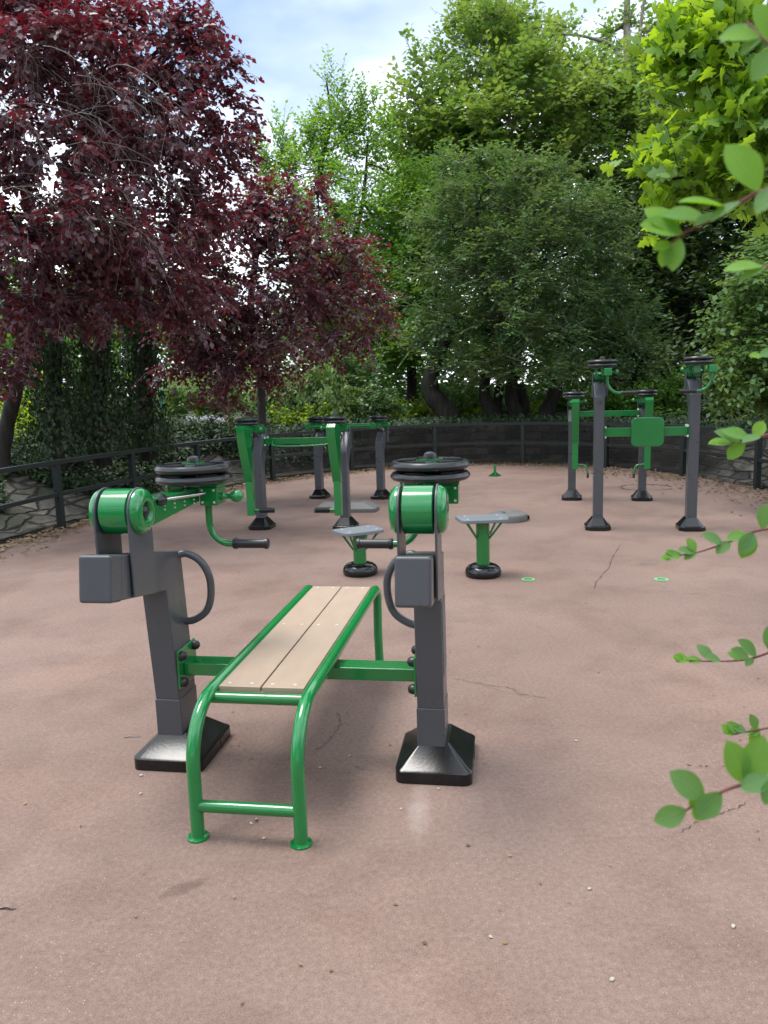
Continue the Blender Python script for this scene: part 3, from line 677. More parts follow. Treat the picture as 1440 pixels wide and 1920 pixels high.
def leg_machine(name, pa, pb, label, hpost, top, zdisc, beam, hang, rollers, r=.135):
    c, rz, h = frame_from(pa, pb)
    root = tag(empty(name, c, rz), label, 'exercise machine')
    for s in (-1, 1):
        bent_post(h*s, 0, hpost, top, root)
        dy, dx = hang['dy'], hang['dx']
        arm_module(root, h*s+dx, dy, zdisc, -s, r, abs(dy)+.19)
        xb = h*s+dx+.03; ft = hang['front']; zt, zm, zb = hang['z']
        S = empty('swing_leg'); S.parent = root
        b = MB()
        for x0, x1 in ((-.044, -.036), (.036, .044)):      # side plates lean in towards the sleeve
            prof = [(ft-.03, zt-.12), (ft-.03, zt), (ft+.01, zt+.03), (ft+.27, zt+.03), (ft+.27, zt-.02), (ft+.10, zt-.06), (ft+.16, zm), (ft+.10, zm)]
            k0 = len(b.v); b.prism(prof, xb+x0, xb+x1)
            b.v[k0:] = [(vx-hang['sl']*max(0, min(1, (vz-zm)/(zt-zm)))*max(0, min(1, (ft+.16-vy)/.19)), vy, vz) for vx, vy, vz in b.v[k0:]]
        k0 = len(b.v); b.prism([(ft-.036, zt-.12), (ft-.036, zt+.005), (ft-.026, zt+.005), (ft-.026, zt-.12), (ft+.11, zm), (ft+.10, zm)], xb-.046, xb+.046)
        b.prism([(ft-.036, zt+.005), (ft+.005, zt+.038), (ft+.09, zt+.038), (ft+.09, zt+.031), (ft+.01, zt+.031), (ft-.026, zt+.001)], xb-.046, xb+.046)
        b.v[k0:] = [(vx-hang['sl']*max(0, min(1, (vz-zm)/(zt-zm))), vy, vz) for vx, vy, vz in b.v[k0:]]
        b.box(xb-.028+.012, xb+.028+.012, ft+.11, ft+.155, zm, zt-.05)
        b.build('swing_frame', GREEN, S, .002)
        b = MB(); b.box(xb-.038, xb+.038, ft+.095, ft+.165, zb, zm+.01); b.build('extension_sleeve', GREEN2, S, .004)
        yy = ft+.13
        if rollers:
            p = xb + -s*.038
            b = MB(); b.lathe([(.017, 0), (.017, .06)], (p, yy, zb+.055), 'x', 20, -s); b.build('roller_axle', GREEN2, S, 0, 50)
            b = MB()
            prof = [(.018, .055), (.030, .058)]
            for k in range(9): prof += [(.031, .062+k*.016), (.026, .067+k*.016), (.026, .072+k*.016), (.031, .076+k*.016)]
            prof += [(.03, .212), (.02, .218), (.012, .222), (0, .223)]
            b.lathe(prof, (p, yy, zb+.055), 'x', 20, -s); b.build('foot_roller', RUBBER, S, 0, 25)
        else:
            e = -s
            pts = [Vector((xb+e*.036, yy, zb+.055)), Vector((xb+e*.09, yy, zb+.055))] + [Vector((xb+e*(.09+.06*math.sin(t)), yy-.02*math.sin(t), zb+.055-.07*(1-math.cos(t)))) for t in (.35, .7, 1.05, 1.4)] + [Vector((xb+e*.158, yy-.03, zb-.055))]
            b = MB(); b.tube(pts, .0125); b.build('hook_tube', GREEN, S, 0, 50)
            b = MB(); b.tube([pts[-1], pts[-1]+Vector((0, -.003, -.055))], .014); b.build('hook_tip', RUBBER, S, 0, 50)
    crossbeam(root, -h+.05, h-.05, beam[2], beam[0], beam[1])
    return root, h
a_, b_ = at(492, 990, z=0), at(649, 990, z=0)
rt, hh = leg_machine('leg_curl_machine', a_, b_, 'low leg machine with green swing arms ending in black ribbed foot rollers', .84, 1.05, 1.165, (.93, 1.0, .12), dict(sl=.015, dy=-.22, dx=-.030, front=-.46, z=(1.13, .55, .20)), True, .128)
b = MB(); b.tube(smooth_path([(-hh+.15, .07, .965), (-hh+.16, .02, .945), (-hh+.20, -.02, .925), (-.1, -.03, .915), (hh-.20, -.02, .925), (hh-.15, .02, .945), (hh-.14, .07, .965)], 5), .010); b.build('grab_rail', GREEN2, rt, 0, 50)
a_, b_ = at(1072, 936, z=0), at(1203, 937, z=0)
leg_machine('leg_lift_machine', a_, b_, 'rear right machine with hanging green bars ending in bent black-tipped hooks', 1.02, 1.16, 1.325, (1.075, 1.145, .06), dict(sl=.0, dy=-.12, dx=.012, front=-.34, z=(1.27, .74, .42)), False, .138)
def rear_machine():
    c, rz, h = frame_from(at(600, 933, z=0), at(715, 934, z=0))
    root = tag(empty('chest_press_machine', c, rz), 'rear left machine with a thick green top bar and dark slanted side grips', 'exercise machine')
    for s in (-1, 1):
        bent_post(h*s, 0, .78, .94, root)
        arm_module(root, h*s, -.02, 1.075, -s if s < 0 else s, .128, .20)
    b = MB(); b.tube([(-h-.11, -.14, 1.02), (h-.02, -.14, 1.02)], .031, 20); b.build('top_bar', GREEN, root, 0, 50)
    for xx in (-h-.08, -h+.20, h-.04):
        b = MB(); b.box(xx-.035, xx+.035, -.175, -.09, .98, 1.055); b.build('bar_clamp', GREEN2, root, .008)
    b = MB(); b.tube([(-h-.10, -.15, 1.01), (-h-.17, -.19, .985), (-h-.27, -.24, .955)], .017); b.build('grip', RUBBER, root, 0, 50)
    b = MB(); b.tube([(h-.01, -.15, 1.02), (h+.07, -.2, .99), (h+.13, -.24, .965)], .013); b.build('grip', STEEL, root, 0, 50)
rear_machine()

# stepping stools
def stool(name, p, ht, label, rz, pw=.36, pd=.30):
    root = tag(empty(name, (p.x, p.y, 0), rz), label, 'stepping stool', 'stepping stools behind the bench')
    b = MB(); prof = [(.135, 0), (.143, .012), (.146, .03), (.143, .05), (.132, .070), (.112, .086), (.085, .096), (.06, .098)]
    b.lathe(prof, (0, 0, 0), 'z', 48); b.build('rubber_base', BLACK, root, 0, 60)
    b = MB(); b.lathe([(.054, .08), (.054, ht-.028)], (0, 0, 0), 'z', 32); b.build('column', GREEN, root, 0, 40)
    b = MB()
    for sx in (-1, 1):
        for sy in (-1, 1): b = MB(); b.tube([(sx*.048, sy*.02, ht-.17), (sx*(pw/2-.055), sy*(pd/2-.05), ht-.030)], .009, 8); b.build('brace', GREEN, root)
    b = MB(); b.box(-pw/2+.04, pw/2-.04, -.10, .10, ht-.034, ht-.028); b.build('support_plate', GREEN, root)
    b = MB(); poly = rounded_rect(pw, pd, .05, 6); b.prism([(x*(1+.10*(y > 0)), y) for x, y in poly], ht-.026, ht, 'z'); t = b.build('step_board', BOARDT, root, .004)
    for sx in (-1, 1):
        for sy in (-1, 1): b = MB(); b.lathe([(.009, 0), (.009, .003), (0, .004)], (sx*(pw/2-.06), sy*(pd/2-.06), ht), 'z', 12); b.build('board_screw', ZINC, root)
ps = at(676, 1076, z=0); stool('step_stool', ps, .375, 'lower green stepping stool left of the right bench post, its board skewed', R_(28), .36, .27)
ps = at(906, 1079, z=0); stool('step_stool', ps, .475, 'taller green stepping stool right of the bench, with a level grey board', R_(2), .38, .28)

# plastic covers on the asphalt
def covers():
    p = at(648, 958, z=0)
    r = tag(empty('footing_cover', (p.x, p.y, 0), R_(-8)), 'long low grey plastic cover with sloping ends on the asphalt, under the green swing arm', 'footing cover')
    b = MB(); lo = [(-.38, -.14), (.40, -.14), (.42, .10), (.26, .2), (-.38, .18)]; hi = [(-.28, -.06), (.24, -.05), (.30, .06), (.2, .13), (-.28, .11)]
    vs_ = [(x, y, 0) for x, y in lo]+[(x, y, .045) for x, y in lo]+[(x, y, .115) for x, y in hi]
    b.add(vs_, [(4, 3, 2, 1, 0)]+[(i+k, (i+1) % 5+k, (i+1) % 5+5+k, i+5+k) for k in (0, 5) for i in range(5)]+[(10, 11, 12, 13, 14)]); b.build('cover_shell', COVER, r, .008)
    b = MB(); b.box(.06, .2, -.01, .07, .113, .121); b.build('cover_hatch', COVER, r, .003)
    for px, lab in ((952, 'round grey plastic ground cover with a dark slot, behind the taller stool'), (775, 'round grey ground cover mostly hidden behind the right bench post')):
        p = at(px, 975 if px == 952 else 968, z=0)
        r = tag(empty('ground_cover_plate', (p.x, p.y, 0), R_(10)), lab, 'ground cover', 'round covers on the asphalt')
        b = MB(); b.lathe([(.22, 0), (.222, .055), (.21, .075), (.17, .09), (.08, .092), (.075, .086), (0, .086)], (0, 0, 0), 'z', 40); b.build('cover_ring', COVER, r, 0, 35)
        b = MB(); b.box(.195, .226, -.09, -.04, .01, .05); b.lathe([(.02, .0), (.02, .094), (0, .096)], (-.06, -.05, 0), 'z', 16); b.build('cover_slot', BLACK, r)
covers()
p = at(928, 893, z=0)
r = tag(empty('bollard_stub', (p.x, p.y, 0)), 'short green post on a flared foot near the far wall', 'post stub')
b = MB(); b.lathe([(.022, .0), (.022, .19), (.018, .2), (0, .2)], (0, 0, 0), 'z', 16); b.build('stub_post', GREEN, r, 0, 40)
b = MB()
for a in range(4): b.prism([(.02, 0), (.11, 0), (.11, .008), (.02, .075)], -.004, .004, 'y', Matrix.Rotation(a*math.pi/2, 4, 'Z'))
b.lathe([(.07, 0), (.07, .006), (0, .006)], (0, 0, 0), 'z', 20); b.build('foot_gussets', GREEN, r)
# painted rings, manhole
def ring(x, y, r0, r1, z, b, n=40, j=.0, a0=0, a1=360):
    vs_, fs = [], []
    rr = random.Random(int(x*1000))
    for i in range(n+1):
        t = R_(a0+(a1-a0)*i/n); k = 1+rr.uniform(-j, j); k2 = 1+rr.uniform(-j, j)
        vs_ += [(x+r0*k*math.cos(t), y+r0*k*math.sin(t), z), (x+r1*k2*math.cos(t), y+r1*k2*math.sin(t), z)]
    for i in range(n): fs.append((2*i, 2*i+1, 2*i+3, 2*i+2))
    b.add(vs_, fs)
for px, lab in ((990, 'small lime green ring painted on the ground beside the taller stool'), (1240, 'small lime green ring painted on open ground in front of the tall machine')):
    p = at(px, 1087, z=0); b = MB(); ring(p.x, p.y, .033, .052, .004, b, j=.06)
    b.add([(p.x-.02, p.y-.008, .004), (p.x+.02, p.y-.012, .004), (p.x+.016, p.y+.006, .004), (p.x-.016, p.y+.012, .004)], [(0, 1, 2, 3)])
    tag(b.build('painted_ring', LIME), lab, 'ground marking')
DARKL = paint('crack_dark', (.062, .048, .042), .95, .3, 0)
p = at(1212, 914, z=0); b = MB(); ring(p.x, p.y, .335, .352, .004, b, 60, .01); ring(p.x, p.y, .375, .383, .004, b, 60, .02, 20, 240)
tag(b.build('manhole_cover', DARKL), 'round asphalt-filled manhole outline in the ground behind the tall machine', 'manhole')
# cracks in the asphalt
def crack(pts, w0, seed):
    rr = random.Random(seed); P = smooth_path(pts, 14); b = MB(); vs_, fs = [], []; off = 0
    for i, q in enumerate(P):
        d = (P[min(i+1, len(P)-1)]-P[max(i-1, 0)]).normalized(); o = Vector((-d.y, d.x, 0)); off = off*.85+rr.uniform(-.006, .006)
        ww = .45*w0*rr.uniform(.15, 1)*min(1, i/3+.1, (len(P)-1-i)/3+.1); c = q+o*off
        vs_ += [(c-o*ww)+Z*.003, (c+o*ww)+Z*.003]
    for i in range(len(P)-1):
        if rr.random() > .12: fs.append((2*i, 2*i+1, 2*i+3, 2*i+2))
    b.add(vs_, fs); tag(b.build('asphalt_crack', DARKL), kind='structure')
def gp(*l): return [at(x, y, z=0) for x, y in l]
crack(gp((845, 1272), (875, 1277), (910, 1285), (950, 1290), (975, 1301), (1030, 1308)), .006, 1)
crack(gp((905, 1287), (940, 1296), (980, 1306), (1055, 1318)), .003, 2)
crack(gp((1168, 1018), (1150, 1040), (1140, 1062), (1122, 1085), (1112, 1105)), .010, 3)
crack(gp((1270, 1562), (1310, 1543), (1345, 1530), (1400, 1505)), .006, 4)
crack(gp((1235, 1108), (1290, 1114), (1340, 1112), (1378, 1120)), .004, 5)
crack(gp((588, 1408), (615, 1392), (632, 1370), (640, 1350), (628, 1335)), .006, 6)
crack(gp((500, 965), (560, 950), (585, 930), (600, 918)), .008, 7)
crack(gp((1130, 1060), (1190, 1050), (1250, 1052)), .003, 8)
crack(gp((985, 1166), (1020, 1180), (1045, 1200)), .003, 9)
crack(gp((1300, 1330), (1340, 1335), (1352, 1345)), .003, 10)
#TREES#

# ------------------------------------------------------------------ trees and plants
def ball(n):
    a = norm(rng.normal(size=(n, 3))); return a
def spray_leaves(cc, ax, n_tw, n_lf, tw_len, leaf, up=.8, droop=0., jit=.5):
    """cc: clump centres, ax: their outward axes. Every clump has n_tw twigs, each carrying n_lf leaves.
    Returns leaf arrays and twig lines."""
    m_ = len(cc); C_ = np.repeat(cc, n_tw, 0); A_ = np.repeat(ax, n_tw, 0)
    d = norm(A_ + ball(len(C_))*.75 + np.array([0, 0, -droop])); L = tw_len*rng.uniform(.55, 1.25, (len(C_), 1))
    st = C_ - A_*tw_len*.3 + ball(len(C_))*tw_len*.25
    mid = st + d*L*.5 + ball(len(C_))*L*.06; en = st + d*L + np.array([0, 0, -1])*L*droop*.5 + np.array([0, 0, 1])*L*.1*(1-droop)
    t = (np.arange(n_lf)+.5)/n_lf; t = np.tile(t, len(C_))[:, None] + rng.uniform(-.06, .06, (len(C_)*n_lf, 1))
    S, M_, E_ = (np.repeat(q, n_lf, 0) for q in (st, mid, en))
    pos = S*(1-t)**2 + 2*M_*t*(1-t) + E_*t*t
    tg = norm(E_-S); sd = norm(np.cross(tg, np.array([0, 0, 1.]) + 0*tg)); sg = np.tile(np.array([1, -1]*n_lf)[:n_lf], len(C_))[:, None]
    dr = norm(tg*.55 + sd*sg*.8 + np.array([0, 0, -droop*.9]) + ball(len(pos))*jit*.6)
    nm = norm(np.array([0, 0, up]) + ball(len(pos))*jit)
    size = leaf*rng.uniform(.6, 1.2, len(pos))
    var = np.c_[rng.random(len(pos)), np.clip(np.repeat(rng.random(m_)**2, n_tw*n_lf)*.8 + rng.random(len(pos))*.2, 0, 1)]
    return pos, dr, nm, size, var, (st, mid, en)
def clumps(blobs, n, shell=.35):
    """blobs: list of (centre, (rx,ry,rz)); points spread through each, denser towards the outside"""
    ex_ = []
    for b in blobs:
        for q in range(3):
            u_ = ball(1)[0]; rr_ = rng.uniform(.22, .42); ex_.append((np.array(b[0])+u_*np.array(b[1])*rng.uniform(.85, 1.12), np.array(b[1])*rr_))
    blobs = list(blobs)+ex_
    c = np.array([b[0] for b in blobs], float); r = np.array([b[1] for b in blobs], float)
    wgt = (r[:, 0]*r[:, 2]+r[:, 0]*r[:, 1]); wgt /= wgt.sum(); k = rng.choice(len(blobs), n, p=wgt)
    u = ball(n); rad = (shell + (1-shell)*rng.random((n, 1))**.6)*(1+.10*rng.normal(size=(n, 1)))
    lump = 1 + .24*np.sin(u[:, :1]*5+k[:, None]) * np.cos(u[:, 2:]*6+k[:, None]*2)
    return c[k] + u*r[k]*rad*lump, norm(u*np.array([1, 1, .8]) + np.array([0, 0, .35])), k
def limb(mb, a, b, r0, r1, sag=.0, seed=0, n=7, ns=9):
    rr = random.Random(seed); a, b = Vector(a), Vector(b); L = (b-a).length; pts, rs = [], []
    o1 = Vector((rr.uniform(-1, 1), rr.uniform(-1, 1), rr.uniform(-.4, .4)))*L*.09; o2 = Vector((rr.uniform(-1, 1), rr.uniform(-1, 1), rr.uniform(-.4, .4)))*L*.07
    for i in range(n+1):
        t = i/n; pts.append(a.lerp(b, t) + o1*math.sin(math.pi*t) + o2*math.sin(2*math.pi*t) + Vector((0, 0, sag*L*math.sin(math.pi*t)))); rs.append(r0+(r1-r0)*t)
    mb.tube(pts, rs, ns); return pts
def tree(name, label, base, trunks, blobs, nclump, ntw, nlf, twl, leaf, mat, bark=BARK, zmin=.3, droop=0., up=.8, jit=.5, shell=.35, group=None, tpl=LEAF4, twigs=True, twig_r=.006, extra=None, limb_r=.07, twigm=None, cat='tree', smooth=False):
    """trunks: list of paths (lists of points) with a foot radius; blobs in world space"""
    root = tag(empty(name, base), label, cat, group); off = np.array(base, float)
    mb = MB(); tips = []
    for path, r0, r1 in trunks:
        P = smooth_path(path, 5); k = len(P)
        rs = [(r0+(r1-r0)*(i/(k-1))**.8)*(1+.35*max(0, 1-i/3))*(1+.06*math.sin(i*1.7)) for i in range(k)]
        mb.tube([p-Vector(base) for p in P], rs, 12); tips += [(p, rs[i]) for i, p in enumerate(P) if i > k*.45]
    if tips:
        for j, (c, r) in enumerate(blobs):
            c = Vector(c); q, rq = min(tips, key=lambda t: (t[0]-c).length + .6*max(0, t[0].z-c.z))
            limb(mb, q-Vector(base), c-Vector(base), min(rq*.75, limb_r*1.3), limb_r*.3, .06, j)
            for q2 in range(4):
                e = c + Vector((random.uniform(-1, 1)*r[0], random.uniform(-1, 1)*r[1], random.uniform(-.4, 1)*r[2]))*.8
                limb(mb, c-Vector(base), e-Vector(base), limb_r*.3, limb_r*.08, .05, j*9+q2, 5, 5)
        mb.build('trunk', bark, root, 0, 80)
    cc, ax, k = clumps(blobs, nclump, shell)
    if extra is not None:
        e, ea = extra; cc = np.r_[cc, e]; ax = np.r_[ax, ea]
    pos, dr, nm, sz, var, (st, mi, en) = spray_leaves(cc, ax, ntw, nlf, twl, leaf, up, droop, jit)
    ok = pos[:, 2] > zmin + (rng.random(len(pos))*.35 if zmin > 1 else 0)
    okt = en[:, 2] > zmin; st, mi, en = st[okt], mi[okt], en[okt]
    leaf_mesh('crown', pos[ok]-off, dr[ok], nm[ok], sz[ok], var[ok], mat, tpl, root, smooth)
    if twigs:
        sel = rng.random(len(st)) < (twigs if isinstance(twigs, float) else 1.)
        n = int(sel.sum()); strands('twigs', st[sel]-off, mi[sel]-off, en[sel]-off, np.full((n,), twig_r), np.full((n,), twig_r*.4), twigm or bark, root)
    return root
def B_(px, py, Y, rx, rz=None, ry=None):
    """blob seen at a photo pixel with radii in photo pixels"""
    p = at(px, py, Y); k = Y/1440; rz = rx if rz is None else rz
    return ((p.x, p.y, p.z), (rx*k, (ry*k if ry else rx*k*.9), rz*k))
def tp(*l): return [at(x, y, Y) for x, y, Y in l]
def gz(px, Y, z=.7):
    p = at(px, 800, Y); return Vector((p.x, Y, z))

# --- far backdrop of woodland, one mass nobody could count
cc, ax, _ = clumps([((x, 31+1.5*math.sin(x), 2.3), (3.2, 2.2, 3.0+.6*math.sin(x*1.3))) for x in range(-26, 27, 3)] + [((x, 34, 6.0), (3.5, 2, 3.4)) for x in list(range(-1, 24, 4)) + list(range(-30, -8, 4))] + [((x, -10+1.2*math.sin(x*1.7), 3.2), (3.2, 1.8, 3.4)) for x in range(-16, 17, 3)] + [((x, 28, 2.0), (3, 1.5, 2.2)) for x in range(-12, 20, 4)], 4200, .35)
pos, dr, nm, sz, var, _q = spray_leaves(cc, ax, 5, 7, 1.0, .30, .8, 0, .6)
tag(leaf_mesh('far_woodland', pos, dr, nm, sz, var, L_MID), kind='stuff')

# --- tall plane tree, centre right
bs = [B_(905, 110, 24, 110, 80), B_(820, 210, 23.5, 90, 80), B_(1000, 130, 25, 95, 60), B_(1120, 200, 24.5, 120, 62), B_(960, 230, 23, 150, 90), B_(1100, 290, 23.5, 150, 90), B_(860, 300, 24, 110, 80),
      B_(790, 250, 24.5, 55, 40), B_(1240, 230, 25, 110, 110), B_(1040, 50, 25, 35, 22), B_(940, 60, 24.5, 60, 45), B_(1215, 120, 25.5, 60, 34), B_(1150, 60, 25.8, 40, 20), B_(1265, 70, 26, 50, 36), B_(1000, 380, 24, 170, 90), B_(1200, 360, 24, 130, 90), B_(1330, 120, 26, 90, 120), B_(800, 330, 25, 70, 60)]
tree('plane_tree', 'tallest broad light green tree rising above the round dark tree', gz(1150, 24.5, .9),
     [([gz(1150, 24.5, .7)]+tp((1165, 500, 24.5), (1190, 250, 25), (1178, 120, 25), (1176, 0, 25.5), (1190, -100, 25.5)), .26, .06), (tp((1190, 260, 25), (1160, 105, 24.6), (1110, 72, 24.4), (1040, 62, 24)), .09, .025), (tp((1185, 170, 25), (1200, 60, 25.2), (1215, -60, 25.4)), .09, .03)],
     bs, 1900, 5, 8, .70, .19, L_PLANE, BARK2, jit=.6, shell=.3, twigs=.4, twig_r=.010, limb_r=.12)
hi = [((x, y, 9.8+.5*math.sin(x+y)), (1.5, 1.5, .8)) for x, y in ((2.6, 11.2), (4.6, 10.8), (6.6, 11.5), (3.2, 13.5), (5.4, 13.8), (7.6, 14), (8.2, 10), (6.5, 8.8))]  # high canopy out of view, added to darken the far ground
tree('plane_tree', 'unseen plane tree right of the hornbeam, added to shade the far end', (9.5, 13.5, .8), [([Vector((9.5, 13.5, .6)), Vector((9.3, 13.4, 4)), Vector((8.4, 13, 7.5)), Vector((6.5, 12.4, 9.5)), Vector((3.5, 12, 10))], .3, .08)],
     hi, 420, 5, 8, .75, .22, L_PLANE, BARK2, jit=.6, shell=.2, twigs=.3, twig_r=.010, limb_r=.08)
# --- slender birch-like tree with upright leaders, centre left
bs = [B_(600, 320, 21, 110, 75), B_(680, 290, 21.5, 80, 70), B_(540, 330, 20.5, 70, 60), B_(640, 235, 21, 50, 60), B_(650, 390, 20, 120, 60), B_(560, 420, 20, 90, 60), B_(730, 330, 22, 60, 70), B_(500, 350, 21, 45, 40), B_(720, 430, 21, 80, 70), B_(620, 480, 20, 100, 60)]
lead = []; la = []
for x0, y0, x1, y1 in ((645, 260, 612, 118), (650, 240, 640, 150), (655, 250, 700, 175), (690, 250, 672, 165), (520, 320, 522, 225), (505, 330, 482, 262), (585, 300, 580, 225), (610, 270, 600, 200), (545, 320, 548, 262), (740, 280, 715, 210)):
    for t in np.linspace(0, 1, 9):
        p = at(x0+(x1-x0)*t, y0+(y1-y0)*t, 21); lead.append(tuple(p)); la.append(((x1-x0)/140, 0, 1.2))
tree('birch_tree', 'slender bright green tree with thin upright leaders against the sky', gz(640, 20.5, .9),
     [([gz(640, 20.5, .7)]+tp((650, 560, 20.5), (640, 430, 20.5), (600, 330, 20.8), (620, 230, 21), (612, 150, 21)), .17, .02), (tp((650, 500, 20.5), (680, 380, 21), (690, 260, 21.3)), .10, .02), (tp((640, 520, 20.5), (570, 400, 20.5), (525, 300, 21)), .09, .015)],
     bs, 430, 5, 8, .48, .105, L_BIRCH, BARK, jit=.65, shell=.15, extra=(np.array(lead), norm(np.array(la))), twigs=.5, twig_r=.007, limb_r=.06)
# --- dense tree behind the gap in the middle
bs = [B_(770, 420, 20, 80, 80), B_(760, 520, 19, 80, 60), B_(830, 470, 19.5, 90, 80), B_(720, 610, 18.5, 70, 45), B_(790, 640, 18, 70, 50), B_(850, 360, 20.5, 90, 60), B_(700, 680, 18, 80, 40), B_(640, 640, 19, 60, 50), B_(800, 560, 19, 60, 60), B_(600, 560, 19.5, 70, 60)]
tree('lime_tree', 'dense green tree between the slender tree and the round dark tree', gz(770, 18.8, .9), [([gz(770, 18.8, .7)]+tp((772, 700, 18.8), (765, 600, 19), (790, 450, 19.5)), .16, .05)],
     bs, 850, 5, 8, .48, .12, L_MID, jit=.6, shell=.4, twigs=.3, limb_r=.07)
# --- dark trees filling the right background
bs = [B_(1250, 420, 21, 120, 110), B_(1380, 330, 21, 110, 120), B_(1200, 560, 20, 100, 90), B_(1330, 560, 20, 120, 100), B_(1440, 480, 20, 100, 110), B_(1250, 690, 18.5, 100, 60), B_(1400, 680, 18, 90, 70), B_(1150, 470, 21, 80, 80), B_(1480, 250, 21, 120, 140), B_(1130, 640, 20, 90, 70)]
tree('chestnut_tree', 'very dark leafy tree behind the tall machine, in the shade', gz(1290, 20, .9), [([gz(1290, 20, .7)]+tp((1295, 650, 20), (1290, 500, 20.5), (1320, 350, 21)), .25, .08)],
     bs, 1300, 5, 8, .6, .18, L_DARK, jit=.6, shell=.4, twigs=.2, limb_r=.1)
# --- the spreading elm with several black trunks: flattened tiers of sprays with shadowed gaps between
tiers = [(880, 300, 16.8, 48, 26), (955, 318, 16.3, 60, 28), (1035, 345, 16.9, 66, 30), (900, 362, 15.9, 74, 30), (990, 388, 15.5, 82, 32), (1090, 398, 16.4, 74, 30), (1150, 432, 16.9, 50, 24),
         (835, 408, 16.9, 44, 26), (862, 442, 16.0, 72, 32), (960, 455, 15.2, 88, 34), (1062, 468, 15.7, 84, 32), (1140, 495, 16.6, 60, 26), (812, 498, 16.8, 52, 28), (890, 520, 15.4, 84, 34), (998, 530, 15.0, 92, 34), (1095, 545, 15.8, 80, 32), (1178, 560, 16.8, 44, 24),
         (806, 572, 16.6, 56, 28), (872, 600, 15.6, 80, 32), (966, 608, 15.1, 92, 34), (1068, 620, 15.4, 84, 32), (1150, 640, 16.3, 66, 28), (822, 648, 16.4, 56, 26), (900, 672, 15.7, 76, 26), (1000, 682, 15.3, 88, 26), (1100, 692, 16.0, 70, 24), (1190, 690, 16.9, 46, 22),
         (940, 400, 17.6, 150, 70), (950, 560, 17.5, 160, 90), (1080, 580, 17.6, 120, 90), (860, 700, 16.9, 40, 20)]
bs = [B_(x+random.uniform(-14, 14), y+random.uniform(-9, 9), Y, rx*random.uniform(.85, 1.12), rz, rx*1.05) for x, y, Y, rx, rz in tiers]
ex, ea = [], []
for x, y, Y, rx, rz in tiers[:27]:
    for k in range(3):
        sd_ = random.choice((-1, 1)); p = at(x+sd_*rx*random.uniform(.7, 1.15), y+random.uniform(-.7, .9)*rz, Y-random.uniform(-.2, .7)); ex.append(tuple(p)); ea.append((sd_, random.uniform(-.9, .1), random.uniform(-.1, .5)))
tree('elm_tree', 'round dark green tree on several leaning black trunks, in the middle', gz(970, 16.8, .7),
     [([gz(845, 16.6, .6)]+tp((835, 770, 16.6), (808, 735, 16.6), (812, 690, 16.6), (850, 600, 16.7)), .27, .14), ([gz(928, 16.8, .6)]+tp((920, 770, 16.8), (908, 730, 16.8), (920, 620, 16.8), (900, 500, 16.8)), .19, .08), ([gz(936, 17, .6)]+tp((932, 760, 17), (938, 720, 17), (960, 600, 17)), .13, .08),
      ([gz(975, 16.8, .6)]+tp((966, 770, 16.8), (958, 730, 16.8), (980, 600, 16.8), (1000, 450, 16.8)), .20, .08), ([gz(985, 17.2, .6)]+tp((982, 760, 17.2), (975, 720, 17.2)), .16, .10), ([gz(1018, 16.8, .6)]+tp((1028, 765, 16.8), (1045, 715, 16.8), (1060, 600, 16.8)), .22, .10)],
     bs, 1450, 5, 8, .44, .108, L_ELM, zmin=1.22, droop=.12, jit=.36, up=1.0, shell=.5, extra=(np.array(ex), norm(np.array(ea))), twigs=.5, twig_r=.005, limb_r=.05, twigm=TWIG)
# --- purple plums
bs = [B_(60, 90, 8.3, 130, 90), B_(200, 120, 8.3, 130, 80), B_(330, 110, 8.6, 90, 75), B_(110, 260, 8.2, 160, 110), B_(290, 260, 8.4, 130, 100), B_(400, 190, 8.8, 60, 55), B_(400, 290, 8.8, 65, 60), B_(80, 440, 8.0, 150, 90), B_(250, 430, 8.2, 140, 80), B_(380, 400, 8.8, 90, 60), B_(60, 570, 8.4, 130, 60), B_(200, 560, 8.6, 120, 45), B_(330, 540, 8.8, 100, 55), B_(-60, 300, 8.2, 140, 220), B_(-40, -30, 8.5, 150, 100), B_(140, 10, 8.5, 120, 70), B_(250, 60, 8.5, 60, 50), B_(350, 50, 8.8, 45, 45), B_(-10, 680, 8.6, 60, 60)]
ex = []; ea = []
for x, y in ((300, 8), (345, 12), (430, 110), (445, 120), (455, 190), (465, 230), (470, 270), (455, 310), (235, 5), (270, 15), (200, -5)):
    for k in range(2):
        p = at(x+random.uniform(-8, 8), y+random.uniform(-8, 8), 8.7); ex.append(tuple(p)); ea.append((.5, -.2, .6))
tree('purple_plum_tree', 'large purple-leaved tree with bare grey twigs filling the upper left', gz(15, 9.6, .75),
     [([gz(-12, 9.6, .6)]+tp((10, 810, 9.6), (30, 730, 9.5), (55, 640, 9.3), (80, 540, 9), (120, 400, 8.8), (160, 250, 8.6)), .11, .05), (tp((52, 650, 9.3), (10, 560, 9.1), (-30, 400, 8.8), (-20, 200, 8.6), (20, 40, 8.5)), .07, .03)],
     bs, 1150, 5, 8, .26, .078, L_PLUM, BARK, droop=.45, jit=.65, shell=.25, extra=(np.array(ex), norm(np.array(ea))), twigs=.7, twig_r=.0028, twigm=TWIG, limb_r=.03)
plum = bpy.data.objects['purple_plum_tree']
